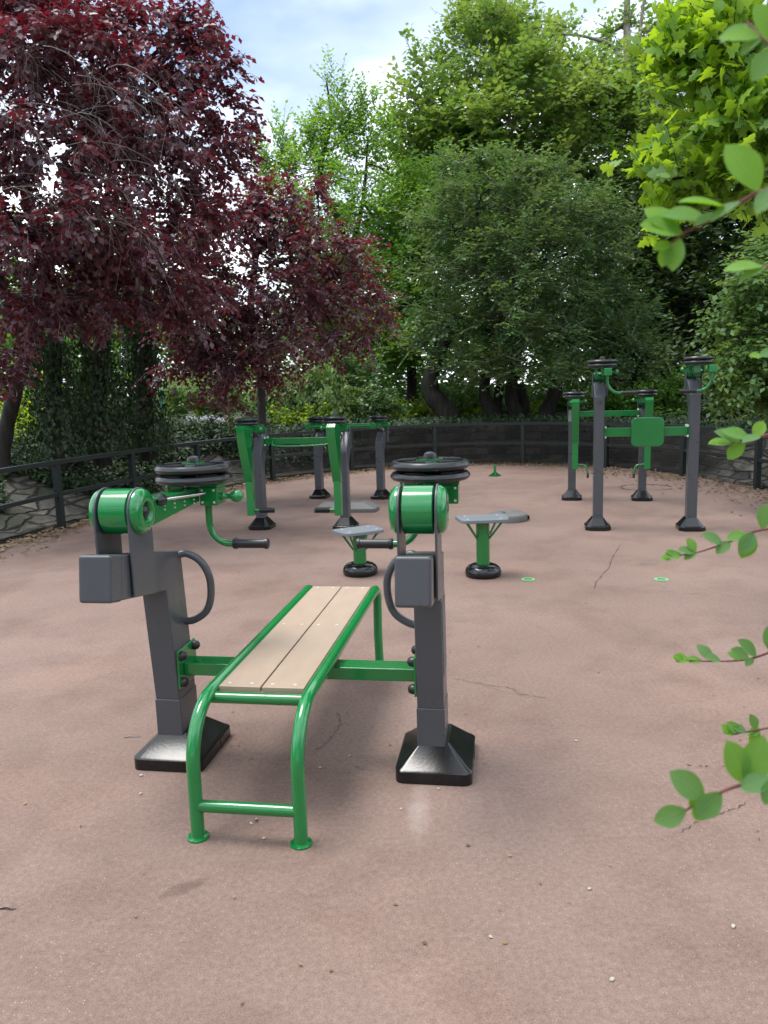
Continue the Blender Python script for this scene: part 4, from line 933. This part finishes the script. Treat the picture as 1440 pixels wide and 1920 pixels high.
# bare grey branchlets arching down on its left side, each with side twigs
off = np.array(plum.location); mbt = MB(); A0, A1, A2 = [], [], []
for k in range(36):
    x0 = random.uniform(-60, 230); y0 = random.uniform(60, 430); Y0 = random.uniform(7.4, 8.0); p = at(x0, y0, Y0)
    a = random.uniform(-.2, .9); L = random.uniform(.5, 1.1); d = Vector((math.cos(a)*.8, random.uniform(-.3, .2), math.sin(a)*.5)); pts = [p]; st_ = L/9
    for q in range(9):
        d = (d + Vector((random.uniform(-.08, .16), random.uniform(-.1, .1), -.17+random.uniform(-.12, .12)))).normalized(); pts.append(pts[-1]+d*st_)
        for w_ in range(random.choice((1, 2, 2))):
            e = (d*.7 + Vector((random.uniform(-.7, .7), random.uniform(-.5, .5), random.uniform(-.8, .6)))).normalized(); l_ = random.uniform(.08, .34)
            c_ = pts[-1]; A0.append(tuple(c_-plum.location)); A1.append(tuple(c_+e*l_*.5+Vector((0, 0, random.uniform(-.01, .03)))-plum.location)); A2.append(tuple(c_+e*l_+Vector((random.uniform(-.03, .03), 0, -random.uniform(0, .08)))-plum.location))
    mbt.tube([q-plum.location for q in pts], [.0042-.0034*q/9 for q in range(10)], 5)
mbt.build('bare_branchlets', TWIG, plum, 0, 80)
n = len(A0); strands('bare_twigs', np.array(A0), np.array(A1), np.array(A2), np.full(n, .0018), np.full(n, .0007), TWIG, plum)
bs = [B_(430, 400, 10.6, 85, 55), B_(520, 420, 10.8, 75, 50), B_(480, 510, 10.4, 120, 75), B_(600, 470, 10.8, 75, 50), B_(400, 580, 10.4, 100, 60), B_(520, 610, 10.6, 100, 55), B_(630, 560, 10.8, 80, 50), B_(350, 660, 10.5, 65, 55), B_(440, 670, 10.6, 80, 45), B_(560, 380, 11, 50, 30), B_(680, 510, 11, 35, 35), B_(630, 630, 10.8, 50, 28), B_(360, 500, 10.3, 80, 70), B_(410, 730, 10.8, 40, 28), B_(520, 690, 11, 45, 25), B_(665, 450, 11, 30, 25), B_(700, 575, 11, 26, 30), B_(712, 640, 11, 18, 14), B_(590, 350, 11, 24, 18), B_(480, 370, 10.8, 45, 35)]
tree('purple_plum_tree', 'smaller purple-leaved tree on a thin dark trunk, left of the middle', gz(488, 13.2, .75),
     [([gz(488, 13.2, .6)]+tp((490, 740, 13.2), (482, 660, 12.6), (470, 580, 11.6), (480, 480, 11)), .085, .04), (tp((484, 690, 12.8), (540, 600, 11.6), (620, 520, 11)), .05, .02), (tp((484, 690, 12.8), (420, 620, 11.4), (370, 560, 10.8)), .05, .02)],
     bs, 560, 5, 8, .38, .080, L_PLUM, BARK, droop=.4, jit=.6, shell=.3, twigs=.6, twig_r=.003, twigm=TWIG, limb_r=.03)
# --- ivy covered trunks
for i, (px, Y, r, top, lab) in enumerate(((100, 9.9, .11, 575, 'leftmost ivy-smothered trunk behind the railing, under the purple tree'), (186, 10.4, .13, 560, 'broad ivy-smothered trunk in the middle of the three under the purple tree'), (272, 11.0, .13, 555, 'rightmost ivy-smothered trunk, beside the gap with lilac flowers'))):
    b0 = gz(px, Y, .75); tpz = at(px+random.uniform(-12, 12), top, Y); root = tag(empty('ivy_clad_tree', b0), lab, 'tree', 'ivy covered trunks on the left')
    b = MB(); P = smooth_path([b0-b0, Vector((.03, 0, (tpz.z-b0.z)*.5)), Vector((tpz.x-b0.x, .05, tpz.z-b0.z)), Vector((tpz.x-b0.x-.2, .1, tpz.z-b0.z+1.6))], 5); b.tube([p-Z*.15 for p in P], [r*(1-.5*k/len(P)) for k in range(len(P))], 12); b.build('trunk', BARK, root, 0, 80)
    n = 5200; z = rng.uniform(0, tpz.z-b0.z+.25, n); a = rng.uniform(0, 2*math.pi, n)
    rad = r*1.15 + .03 + .15*np.abs(np.sin(z*2.3+a*2+i))*rng.random(n) + .10*np.cos(z*5+a*3+i)*rng.random(n) + .18*np.exp(-z*2)
    po = np.c_[rad*np.cos(a), rad*np.sin(a), z]; ou = norm(np.c_[np.cos(a), np.sin(a), np.full(n, .5)])
    leaf_mesh('ivy', po, norm(ball(n)*.6+np.array([0, 0, -1.])), norm(ou+ball(n)*.45), rng.uniform(.035, .075, n), np.c_[rng.random(n), rng.random(n)**2*.7], L_IVY, LEAF4, root)
# --- right side: maple with big lobed leaves
ML = maple_leaf()
bs = [B_(1400, 60, 5.0, 130, 95), B_(1330, 110, 5.1, 70, 75), B_(1440, 200, 4.9, 120, 80), B_(1370, 240, 5, 85, 60), B_(1300, 325, 5.1, 100, 35), B_(1400, 340, 5, 90, 45), B_(1500, 100, 5, 120, 160), B_(1290, 380, 5.2, 55, 20)]
ex = [tuple(at(x, y, 5.1)) for x, y in ((1195, 320), (1215, 318), (1235, 328), (1250, 345), (1262, 20), (1280, 50), (1250, 85), (1265, 105), (1262, 180), (1245, 300), (1230, 370))]
tree('maple_tree', 'maple at the right edge with big sunlit yellow-green lobed leaves', (4.6, 5.6, .7),
     [([Vector((4.6, 5.6, 0)), Vector((4.5, 5.5, 1.5)), Vector((4.4, 5.4, 3.2)), Vector((4.3, 5.3, 5))], .12, .07), ([Vector((4.4, 5.4, 3.2))]+tp((1560, 150, 5.2), (1420, 130, 5.1), (1330, 90, 5.0)), .04, .010), ([Vector((4.45, 5.4, 2.6))]+tp((1560, 300, 5.2), (1400, 320, 5.1), (1260, 335, 5.1)), .035, .008), ([Vector((4.35, 5.4, 4.2))]+tp((1600, -60, 5.2), (1480, 10, 5.1), (1400, 20, 5.0)), .03, .008)],
     bs, 300, 3, 4, .26, .098, L_MAPLE, BARK, jit=.95, shell=.1, extra=(np.array(ex), norm(np.array([(-1, 0, .1)]*len(ex)))), twigs=.8, twig_r=.0035, tpl=ML, limb_r=.02)
bs = [B_(1430, 550, 8.8, 80, 60), B_(1400, 640, 8.6, 60, 50), B_(1450, 700, 8.6, 90, 50), B_(1370, 715, 8.8, 35, 25), B_(1480, 600, 8.8, 110, 130), B_(1440, 470, 9.2, 60, 45)]
tree('hornbeam_tree', 'pale green drooping tree at the right edge above the stone wall', (6.3, 9.6, .7),
     [([Vector((6.3, 9.6, .5)), Vector((6.2, 9.5, 1.8)), Vector((6.0, 9.3, 3.2)), Vector((5.8, 9.2, 4.2))], .10, .04)],
     bs, 330, 5, 8, .32, .082, L_HORN, BARK, droop=.35, jit=.5, shell=.3, twigs=.5, twig_r=.004, limb_r=.03)
# --- shrubs behind the wall
def shrub(name, label, px, Y, blobs, ncl, leaf, mat, twl=.3, droop=0., grp=None, up=.8):
    tree(name, label, gz(px, Y, .75), [], blobs, ncl, 5, 7, twl, leaf, mat, droop=droop, jit=.6, shell=.2, twigs=.5, twig_r=.004, cat='shrub', group=grp, up=up)
G_ = 'shrubs behind the stone wall'
shrub('willow_shrub', 'pale weeping shrub behind the low leg machine', 570, 16, [B_(560, 720, 16, 60, 50), B_(600, 740, 16, 45, 45), B_(520, 735, 16, 25, 35), B_(630, 770, 16, 30, 25)], 200, .10, L_FERN, .42, .9, G_)
shrub('laurel_shrub', 'bright yellow-green low shrub under the pale weeping one', 560, 15.6, [B_(535, 790, 15.6, 25, 18), B_(570, 788, 15.8, 50, 22), B_(650, 785, 16.5, 40, 20)], 90, .09, L_BRIGHT, .3, 0, G_)
shrub('laurel_shrub', 'bright yellow-green low shrub left of the leaning black trunk', 750, 17.5, [B_(760, 785, 17.8, 55, 22), B_(720, 770, 17.8, 30, 25), B_(800, 780, 18.4, 40, 20)], 110, .10, L_BRIGHT, .3, 0, G_)
shrub('hazel_shrub', 'loose green shrub seen between the black trunks of the round tree', 960, 19, [B_(880, 760, 19.5, 60, 45), B_(950, 765, 19.5, 60, 40), B_(1050, 760, 19, 60, 42)], 260, .11, L_MID, .35, 0, G_)
shrub('laurel_shrub', 'small bright yellow-green shrub between the last two black trunks', 1000, 18.4, [B_(1003, 785, 18.4, 20, 18), B_(880, 790, 18.6, 30, 14)], 60, .09, L_BRIGHT, .25, 0, G_)
shrub('hazel_shrub', 'bushy green shrub behind the tall machine between its two posts', 1215, 15.5, [B_(1200, 770, 15.8, 80, 40), B_(1270, 750, 15.8, 55, 45), B_(1130, 775, 15.8, 40, 30)], 230, .10, L_MID, .32, 0, G_)
shrub('yew_shrub', 'near-black dense shrub right of the tall machine above the wall', 1390, 13.5, [B_(1380, 770, 13.6, 70, 45), B_(1450, 760, 13.6, 70, 60), B_(1330, 760, 14, 45, 40)], 300, .08, L_DARK, .25, 0, G_)
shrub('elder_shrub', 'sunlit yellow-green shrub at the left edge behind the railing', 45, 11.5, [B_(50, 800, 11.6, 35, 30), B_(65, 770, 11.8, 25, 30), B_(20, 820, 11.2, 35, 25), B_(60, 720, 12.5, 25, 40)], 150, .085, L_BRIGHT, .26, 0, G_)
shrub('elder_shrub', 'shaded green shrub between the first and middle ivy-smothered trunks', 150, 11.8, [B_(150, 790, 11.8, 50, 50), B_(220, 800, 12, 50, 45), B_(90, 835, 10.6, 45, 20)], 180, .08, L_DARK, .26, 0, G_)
shrub('fern_shrub', 'feathery green shrub behind the lilac flowers', 390, 17, [B_(370, 735, 17, 70, 35), B_(440, 750, 17, 50, 35), B_(330, 770, 16.5, 40, 30)], 190, .10, L_FERN, .35, .1, G_)
shrub('box_shrub', 'low dark green shrub in front of the lilac flowers', 330, 13.3, [B_(320, 815, 13.3, 60, 16), B_(400, 812, 13.5, 60, 14), B_(470, 795, 14.5, 40, 20)], 140, .07, L_IVY, .22, 0, G_)
shrub('box_shrub', 'dark green shrub behind the two-post leg machine, left of the wall curve', 690, 16.2, [B_(690, 760, 16.4, 60, 35), B_(640, 700, 17, 60, 50)], 150, .09, L_ELM, .3, .2, G_)
# lilac flower spikes
root = tag(empty('russian_sage', gz(380, 14.8, .8)), 'cluster of pale lilac flower spikes behind the railing', 'flowers'); off = np.array(root.location)
base = []; po = []; di = []
for k in range(46):
    x = rng.uniform(345, 425); t = at(x, rng.uniform(782, 800)-8*math.exp(-((x-385)/20)**2), 14.8+rng.uniform(-.3, .3)); b0 = Vector((t.x+rng.uniform(-.1, .1), t.y, .85))
    base.append((b0, t))
    for q in np.linspace(.35, 1, 26):
        p = b0.lerp(t, q); po.append((p.x+rng.normal(0, .012), p.y+rng.normal(0, .012), p.z)); di.append((rng.normal(), rng.normal(), .8))
n = len(po); leaf_mesh('flower_spikes', np.array(po)-off, np.array(di), ball(n), rng.uniform(.03, .05, n), rng.random((n, 2)), L_LILAC, LEAF4, root)
S_ = np.array([tuple(a) for a, b in base])-off; E_ = np.array([tuple(b) for a, b in base])-off; strands('stems', S_, (S_+E_)/2+.01, E_, np.full(len(S_), .004), np.full(len(S_), .003), L_FERN, root)
cc, ax, _ = clumps([B_(318, 803, 14.2, 14, 9)], 18, .1); pos, dr, nm, sz, var, _q = spray_leaves(cc, ax, 4, 6, .12, .05)
root = tag(empty('rose_bush', gz(318, 14.2, .8)), 'small patch of cream flowers left of the lilac spikes', 'flowers'); leaf_mesh('petals', pos-np.array(root.location), dr, nm, sz, var, L_WHITE, LEAF4, root)
p = gz(306, 16, .8); root = tag(empty('teal_post', p), 'thin teal post standing among the shrubs behind the lilac flowers', 'post'); q = at(304, 715, 16)
b = MB(); b.tube([(0, 0, -.1), (0, 0, q.z-p.z)], .035, 10); b.lathe([(.045, 0), (.045, .03), (0, .05)], (0, 0, q.z-p.z), 'z', 10); b.build('pole', TEAL, root, 0, 40)

# --- ivy on the bank (stuff)
po, no_ = [], []
pidx = [i for i, p in enumerate(PATH) if p.y > 2]
cand = 90000; ii = rng.integers(pidx[0], pidx[-1], cand); tt = rng.random(cand); uu = rng.exponential(.9, cand)
for i, t, u in zip(ii, tt, uu):
    a, c = PATH[i], PATH[i+1]; p = a.lerp(c, t); o = frame(i); left = p.x < -.3
    bt, h = batter(p), wall_h(p)
    lim = .30+.26*math.sin(ARC[i]*1.9)+.16*math.sin(ARC[i]*5.1+t) if left else -.02+.10*math.sin(ARC[i]*2.7)
    pos_u = u - (bt*(1-lim) if left else .0) ; full = .03+bt+ (u - (bt*(1-lim) if left else .02))
    if full < .03: continue
    if full < .03+bt: z = .09+(h-.09)*(full-.03)/max(bt, .01)
    else: z = h + min(.3, (full-bt)*.10)
    if not left and rng.random() < .5: continue
    far_ = p.y > 12 and p.x > -2
    if far_ and full > bt+.3: z = h+.02
    if far_ and rng.random() < .65: continue
    q = p+o*full; lumpy = .05+.07*abs(math.sin(q.x*4+q.y*2))+.05*abs(math.sin(q.y*7))
    po.append((q.x, q.y, z+.01+rng.random()*lumpy+ (.12*rng.random() if full > bt+.3 and not far_ else 0))); no_.append((-o.x*.5, -o.y*.5, 1))
po = np.array(po); n = len(po); nn_ = norm(np.array(no_)+ball(n)*.45)
tag(leaf_mesh('ivy_ground_cover', po, norm(ball(n)+np.array([0, 0, -.4])), nn_, rng.uniform(.04, .085, n), np.c_[rng.random(n), rng.random(n)**2], L_IVY), kind='stuff')
# --- dry leaves at the foot of the wall and bits on the asphalt
po = []
for k in range(5200):
    i = int(rng.integers(pidx[0], pidx[-1])); p = PATH[i].lerp(PATH[i+1], rng.random()); o = frame(i); wd = .16+.14*math.sin(ARC[i]*1.3)**2 + (.5 if p.x > 4 else 0)*.5
    q = p - o*(.12+abs(rng.normal(0, wd))); po.append((q.x, q.y, .006+rng.random()*.02))
for k in range(420):
    q = (rng.uniform(-3, 5), rng.uniform(5, 14.5)) if k % 2 else (rng.uniform(-1.5, 2.4), rng.uniform(1.3, 7)); po.append((q[0], q[1], .005))
for k in range(520):
    cx_, cy_, rx_, ry_ = random.choice(((640, 1350, 60, 45), (600, 1420, 70, 60), (880, 1400, 30, 50), (440, 1390, 30, 30), (700, 1300, 60, 25), (906, 1095, 60, 10), (676, 1092, 55, 10)))
    q = at(random.gauss(cx_, rx_*.6), random.gauss(cy_, ry_*.6), z=0); po.append((q.x, q.y, .004))
po = np.array(po); n = len(po); big = np.r_[np.full(5200, 1.), np.full(420, .30), np.full(520, .14)]
tag(leaf_mesh('leaf_litter', po, np.c_[rng.normal(size=(n, 2)), rng.normal(0, .15, n)], norm(np.array([0, 0, 1.2])+ball(n)*.45), rng.uniform(.025, .07, n)*big, rng.random((n, 2)), L_LITTER), kind='stuff')
# pebbles that can be counted near the bench
PEB = paint('pebble', (.42, .36, .30), .8, .3, .2)
pr = None
for k, (x, y) in enumerate(((265, 1455), (264, 1489), (487, 1511), (481, 1537), (471, 1545), (495, 1573), (822, 1480), (775, 1450), (1375, 1738), (920, 1758), (1105, 1668), (205, 1262), (600, 1440), (655, 1418), (1080, 1390), (1148, 1838), (752, 1518))):
    p = at(x, y, z=0)
    if pr is None:
        b = MB(); rr = random.Random(4); b.lathe([(0, -.0035), (.004, -.003), (.0062, 0), (.004, .003), (0, .004)], (0, 0, 0), 'z', 8); b.v = [(a*1.3*(1+rr.uniform(-.12, .12)), c*(1+rr.uniform(-.12, .12)), d) for a, c, d in b.v]; pr = b.build('pebble', PEB, None, 0, 80); o = pr
    else: o = pr.copy(); COL.objects.link(o)
    o.location = (p.x, p.y, .0032); o.rotation_euler = (0, 0, k*1.3); s_ = random.uniform(.8, 1.15); o.scale = (s_, s_, s_)
    tag(o, 'tiny pale pebble lying loose on the red-brown asphalt', 'pebble', 'loose pebbles on the asphalt')
tw = None
for k, (x, y, a, l_, lab) in enumerate(((248, 1383, .05, .07, 'short dry twig left of the left post base'), (673, 1440, -.7, .06, 'pale dry twig on the asphalt between bench and right post base'), (15, 1706, -.1, .05, 'small dark twig at the lower left edge'), (1215, 1058, -.2, .14, 'pale twig on open ground beside the right-hand painted ring'))):
    p = at(x, y, z=0); b = MB(); b.tube(smooth_path([(-l_/2, 0, 0), (-l_*.1, l_*.05, .002), (l_*.2, -l_*.02, .001), (l_/2, l_*.06, 0)], 3), [.0022, .002, .0024, .002, .0018, .002, .0016, .0015, .001, .001][:10], 6)
    o = b.build('dry_twig', TWIG if k != 2 else BARK, None, 0, 80); o.location = (p.x, p.y, .0028); o.rotation_euler = (0, 0, a); tag(o, lab, 'twig', 'dry twigs on the asphalt')

# --- foreground shrub: long shoots reaching in from the right, very close to the camera
OV = oval_leaf(8, .31, .16, .13, 1.12)
L_FG = leafmat('shoot_leaves', (.075, .22, .006), (.14, .33, .006), (.06, .17, .07), .42, .55, (.26, .52, .006))
L_FG.node_tree.nodes['Principled BSDF'].inputs['Specular IOR Level'].default_value = .22
t_ = L_FG.node_tree; n_ = t_.nodes; l_ = t_.links.new
pb = n_['Principled BSDF']; src = pb.inputs['Base Color'].links[0].from_socket
at2 = n_.new('ShaderNodeAttribute'); at2.attribute_name = 'lc'; sp2 = n_.new('ShaderNodeSeparateXYZ'); l_(at2.outputs['Vector'], sp2.inputs[0])
ab = n_.new('ShaderNodeMath'); ab.operation = 'ABSOLUTE'; l_(sp2.outputs['Y'], ab.inputs[0])
m_a = n_.new('ShaderNodeMath'); m_a.operation = 'MULTIPLY_ADD'; m_a.inputs[1].default_value = -1.1; l_(ab.outputs[0], m_a.inputs[0]); l_(sp2.outputs['X'], m_a.inputs[2])
m_b = n_.new('ShaderNodeMath'); m_b.operation = 'MULTIPLY'; m_b.inputs[1].default_value = 44; l_(m_a.outputs[0], m_b.inputs[0])
m_c = n_.new('ShaderNodeMath'); m_c.operation = 'SINE'; l_(m_b.outputs[0], m_c.inputs[0])
vr = n_.new('ShaderNodeMapRange'); vr.inputs['From Min'].default_value = .86; vr.inputs['From Max'].default_value = 1; l_(m_c.outputs[0], vr.inputs['Value'])
mr_ = n_.new('ShaderNodeMapRange'); mr_.inputs['From Min'].default_value = .022; mr_.inputs['From Max'].default_value = .008; l_(ab.outputs[0], mr_.inputs['Value'])
mxv = n_.new('ShaderNodeMath'); mxv.operation = 'MAXIMUM'; l_(vr.outputs[0], mxv.inputs[0]); l_(mr_.outputs[0], mxv.inputs[1])
sf = n_.new('ShaderNodeMath'); sf.operation = 'MULTIPLY'; sf.inputs[1].default_value = .22; l_(mxv.outputs[0], sf.inputs[0])
no_ = n_.new('ShaderNodeTexNoise'); no_.inputs['Scale'].default_value = 70; no_.inputs['Detail'].default_value = 6; tcn = n_.new('ShaderNodeTexCoord'); l_(tcn.outputs['Object'], no_.inputs['Vector'])
nr = n_.new('ShaderNodeMapRange'); nr.inputs['To Min'].default_value = .72; nr.inputs['To Max'].default_value = 1.25; l_(no_.outputs['Fac'], nr.inputs['Value'])
sc_ = n_.new('ShaderNodeVectorMath'); sc_.operation = 'SCALE'; l_(src, sc_.inputs[0]); l_(nr.outputs[0], sc_.inputs['Scale'])
vm = n_.new('ShaderNodeMix'); vm.data_type = 'RGBA'; vm.inputs['B'].default_value = (.30, .42, .16, 1); l_(sf.outputs[0], vm.inputs['Factor']); l_(sc_.outputs[0], vm.inputs['A'])
sp_ = n_.new('ShaderNodeTexNoise'); sp_.inputs['Scale'].default_value = 26; sp_.inputs['Detail'].default_value = 3; l_(tcn.outputs['Object'], sp_.inputs['Vector'])
sr = n_.new('ShaderNodeMapRange'); sr.inputs['From Min'].default_value = .70; sr.inputs['From Max'].default_value = .76; l_(sp_.outputs['Fac'], sr.inputs['Value'])
vm1 = n_.new('ShaderNodeMix'); vm1.data_type = 'RGBA'; vm1.inputs['B'].default_value = (.42, .26, .02, 1); l_(sr.outputs[0], vm1.inputs['Factor']); l_(vm.outputs['Result'], vm1.inputs['A'])
ge = n_.new('ShaderNodeNewGeometry'); vm2 = n_.new('ShaderNodeMix'); vm2.data_type = 'RGBA'; vm2.inputs['B'].default_value = (.22, .36, .20, 1); bf = n_.new('ShaderNodeMath'); bf.operation = 'MULTIPLY'; bf.inputs[1].default_value = .22; l_(ge.outputs['Backfacing'], bf.inputs[0]); l_(bf.outputs[0], vm2.inputs['Factor']); l_(vm1.outputs['Result'], vm2.inputs['A'])
l_(vm2.outputs['Result'], pb.inputs['Base Color'])
bpl = n_.new('ShaderNodeBump'); bpl.inputs['Strength'].default_value = .35; bpl.inputs['Distance'].default_value = .001; bpl.invert = True; l_(mxv.outputs[0], bpl.inputs['Height']); l_(bpl.outputs[0], pb.inputs['Normal'])
fg = tag(empty('honeysuckle_shrub', (1.25, .95, 0)), 'shrub at the right edge sending thin red-stemmed leafy shoots close past the camera', 'shrub'); fo = Vector(fg.location)
b = MB()
for k, (dx, dy) in enumerate(((0, 0), (.08, .1), (-.05, .12), (.1, -.08))):
    b.tube(smooth_path([(dx, dy, 0), (dx*1.5+.02, dy*1.3, .8), (dx*2.4, dy*1.4-.02, 1.6), (dx*2+.05, dy, 2.4)], 5), [.016-.0006*q for q in range(16)], 8)
b.build('stems', BARK, fg, 0, 80)
cc, ax, _ = clumps([((1.75, -.1, 1.7), (.42, .55, .8)), ((1.6, -.9, 2.3), (.6, .6, .6)), ((1.0, -1.5, 2.7), (.8, .6, .4)), ((.0, -1.9, 2.9), (.9, .6, .35)), ((1.9, .7, 1.5), (.35, .5, .9))], 300, .2)  # unseen leaf mass beside and behind the camera, added to shade the near ground
pos, dr, nm, sz, var, _q = spray_leaves(cc, ax, 5, 8, .22, .05, .8, .2, .6)
leaf_mesh('shade_foliage', pos-np.array(fo), dr, nm, sz, var*np.array([1, .3]), L_HORN, LEAF4, fg)
def shoot(path, leaves, r0=.0019, dark=0.):
    """path: photo pixels with distance; leaves: (t along shoot, side angle deg in picture, length m, facing tilt)"""
    P = tp(*path); P = smooth_path(P, 8); br = MB(); k = len(P)
    st = [Vector((1.25+.05, .95, P[-1].z-.10)), (Vector((1.25, .95, P[-1].z-.10))+P[-1])/2+Vector((0, 0, .02))]
    Q = P + [st[1], st[0]]
    br.tube([q-fo for q in Q], [r0*(.45+.55*min(1, i/k))*(1+.3*(i >= k)) for i in range(len(Q))], 8); o = br.build('shoot', STEM, fg, 0, 80)
    pos, dr, nm, sz, var = [], [], [], [], []
    for t, ang, L, tilt, v in leaves:
        q = P[min(k-1, int(t*(k-1)))]; d = (RT*math.cos(R_(ang)) + UP*math.sin(R_(ang)) + F_*random.uniform(-.25, .25)).normalized()
        n0 = (-F_*math.cos(R_(tilt)) + UP*math.sin(R_(tilt))); n0 = (n0 - d*n0.dot(d)).normalized()
        pos.append(q-fo); dr.append(d); nm.append(n0); sz.append(L*.86); var.append(v)
    leaf_mesh('shoot_leaves', [tuple(p) for p in pos], [tuple(p) for p in dr], [tuple(p) for p in nm], sz, var, L_FG, OV, o, True)
g1, g2, g3 = (.9, 0), (.3, .2), (.3, .9)
shoot([(1258, 455, .62), (1290, 433, .62), (1330, 414, .62), (1380, 384, .60), (1430, 358, .58), (1500, 335, .56)],
      [(.0, 250, .022, 40, g2), (.0, 200, .018, 20, g1), (.12, 130, .042, 30, g1), (.16, 165, .040, 25, g1), (.12, 258, .030, 70, g3), (.42, 168, .042, 40, g2), (.50, 200, .028, 60, g3), (.55, 165, .045, 60, g1), (.66, 205, .030, 60, g3), (.78, 120, .050, 10, g1), (.9, 225, .03, 50, g3), (.95, 60, .04, 10, g1)])
shoot([(1400, 40, .60), (1440, 80, .58), (1500, 110, .56)], [(.08, 205, .026, 40, g3), (.38, 165, .034, 25, g1), (.42, 215, .022, 60, g3), (.62, 110, .036, 20, g1), (.66, 235, .030, 30, g3)])
shoot([(1395, 505, .70), (1440, 500, .68), (1500, 505, .66)], [(.0, 184, .012, 30, g3), (.45, 176, .038, 50, g1), (.5, 200, .03, 60, g3)])
shoot([(1345, 832, .95), (1380, 832, .95), (1420, 820, .93), (1500, 800, .9)], [(.0, 172, .01, 30, g1), (.30, 172, .036, 55, g1), (.42, 150, .040, 40, g3), (.50, 228, .034, 35, g2), (.6, 155, .040, 40, g2), (.66, 60, .03, 30, g1), (.72, 190, .03, 60, g3)])
shoot([(1262, 1043, 1.0), (1310, 1035, 1.0), (1370, 1015, 1.0), (1420, 995, .98), (1500, 985, .95)], [(.0, 190, .020, 40, g1), (.05, 150, .018, 30, g1), (.1, 178, .030, 40, g2), (.22, 110, .026, 30, g2), (.24, 165, .028, 45, g3), (.26, 200, .026, 60, g3), (.45, 150, .036, 40, g3), (.5, 215, .030, 40, g3), (.52, 50, .024, 50, g1), (.66, 190, .030, 40, g2), (.72, 250, .044, 20, g2), (.74, 235, .040, 25, g3), (.8, 80, .04, 20, g3)])
shoot([(1283, 1238, 1.05), (1330, 1240, 1.05), (1390, 1238, 1.03), (1430, 1228, 1.0), (1500, 1200, .98)], [(.0, 150, .020, 30, g1), (.0, 185, .014, 40, g3), (.08, 165, .030, 40, g1), (.2, 172, .028, 50, g2), (.3, 128, .036, 40, g3), (.36, 158, .030, 50, g3), (.5, 145, .024, 40, g2), (.62, 148, .036, 40, g3), (.7, 132, .040, 40, g3), (.66, 215, .02, 60, g3), (.82, 95, .04, 30, g3)])
shoot([(1372, 1378, 1.0), (1400, 1372, 1.0), (1440, 1365, 1.0), (1500, 1350, .98)], [(.0, 130, .022, 30, g1), (.1, 165, .020, 40, g1), (.22, 140, .028, 30, g2), (.35, 155, .024, 40, g3), (.5, 110, .028, 30, g3), (.55, 240, .028, 40, g1), (.62, 200, .024, 50, g2)])
shoot([(1285, 1520, .60), (1310, 1505, .60), (1370, 1478, .59), (1440, 1460, .57), (1500, 1450, .55)], [(.05, 200, .034, 20, g3), (.12, 60, .016, 30, g1), (.34, 140, .042, 20, g3), (.36, 250, .030, 30, g2), (.45, 225, .036, 20, g3), (.62, 62, .05, 10, g2), (.62, 110, .044, 20, g2), (.8, 200, .03, 40, g3), (.85, 240, .03, 40, g3)])
shoot([(1425, 670, .9), (1470, 655, .88), (1520, 640, .86)], [(.1, 175, .02, 40, g1), (.4, 190, .026, 30, g3)])
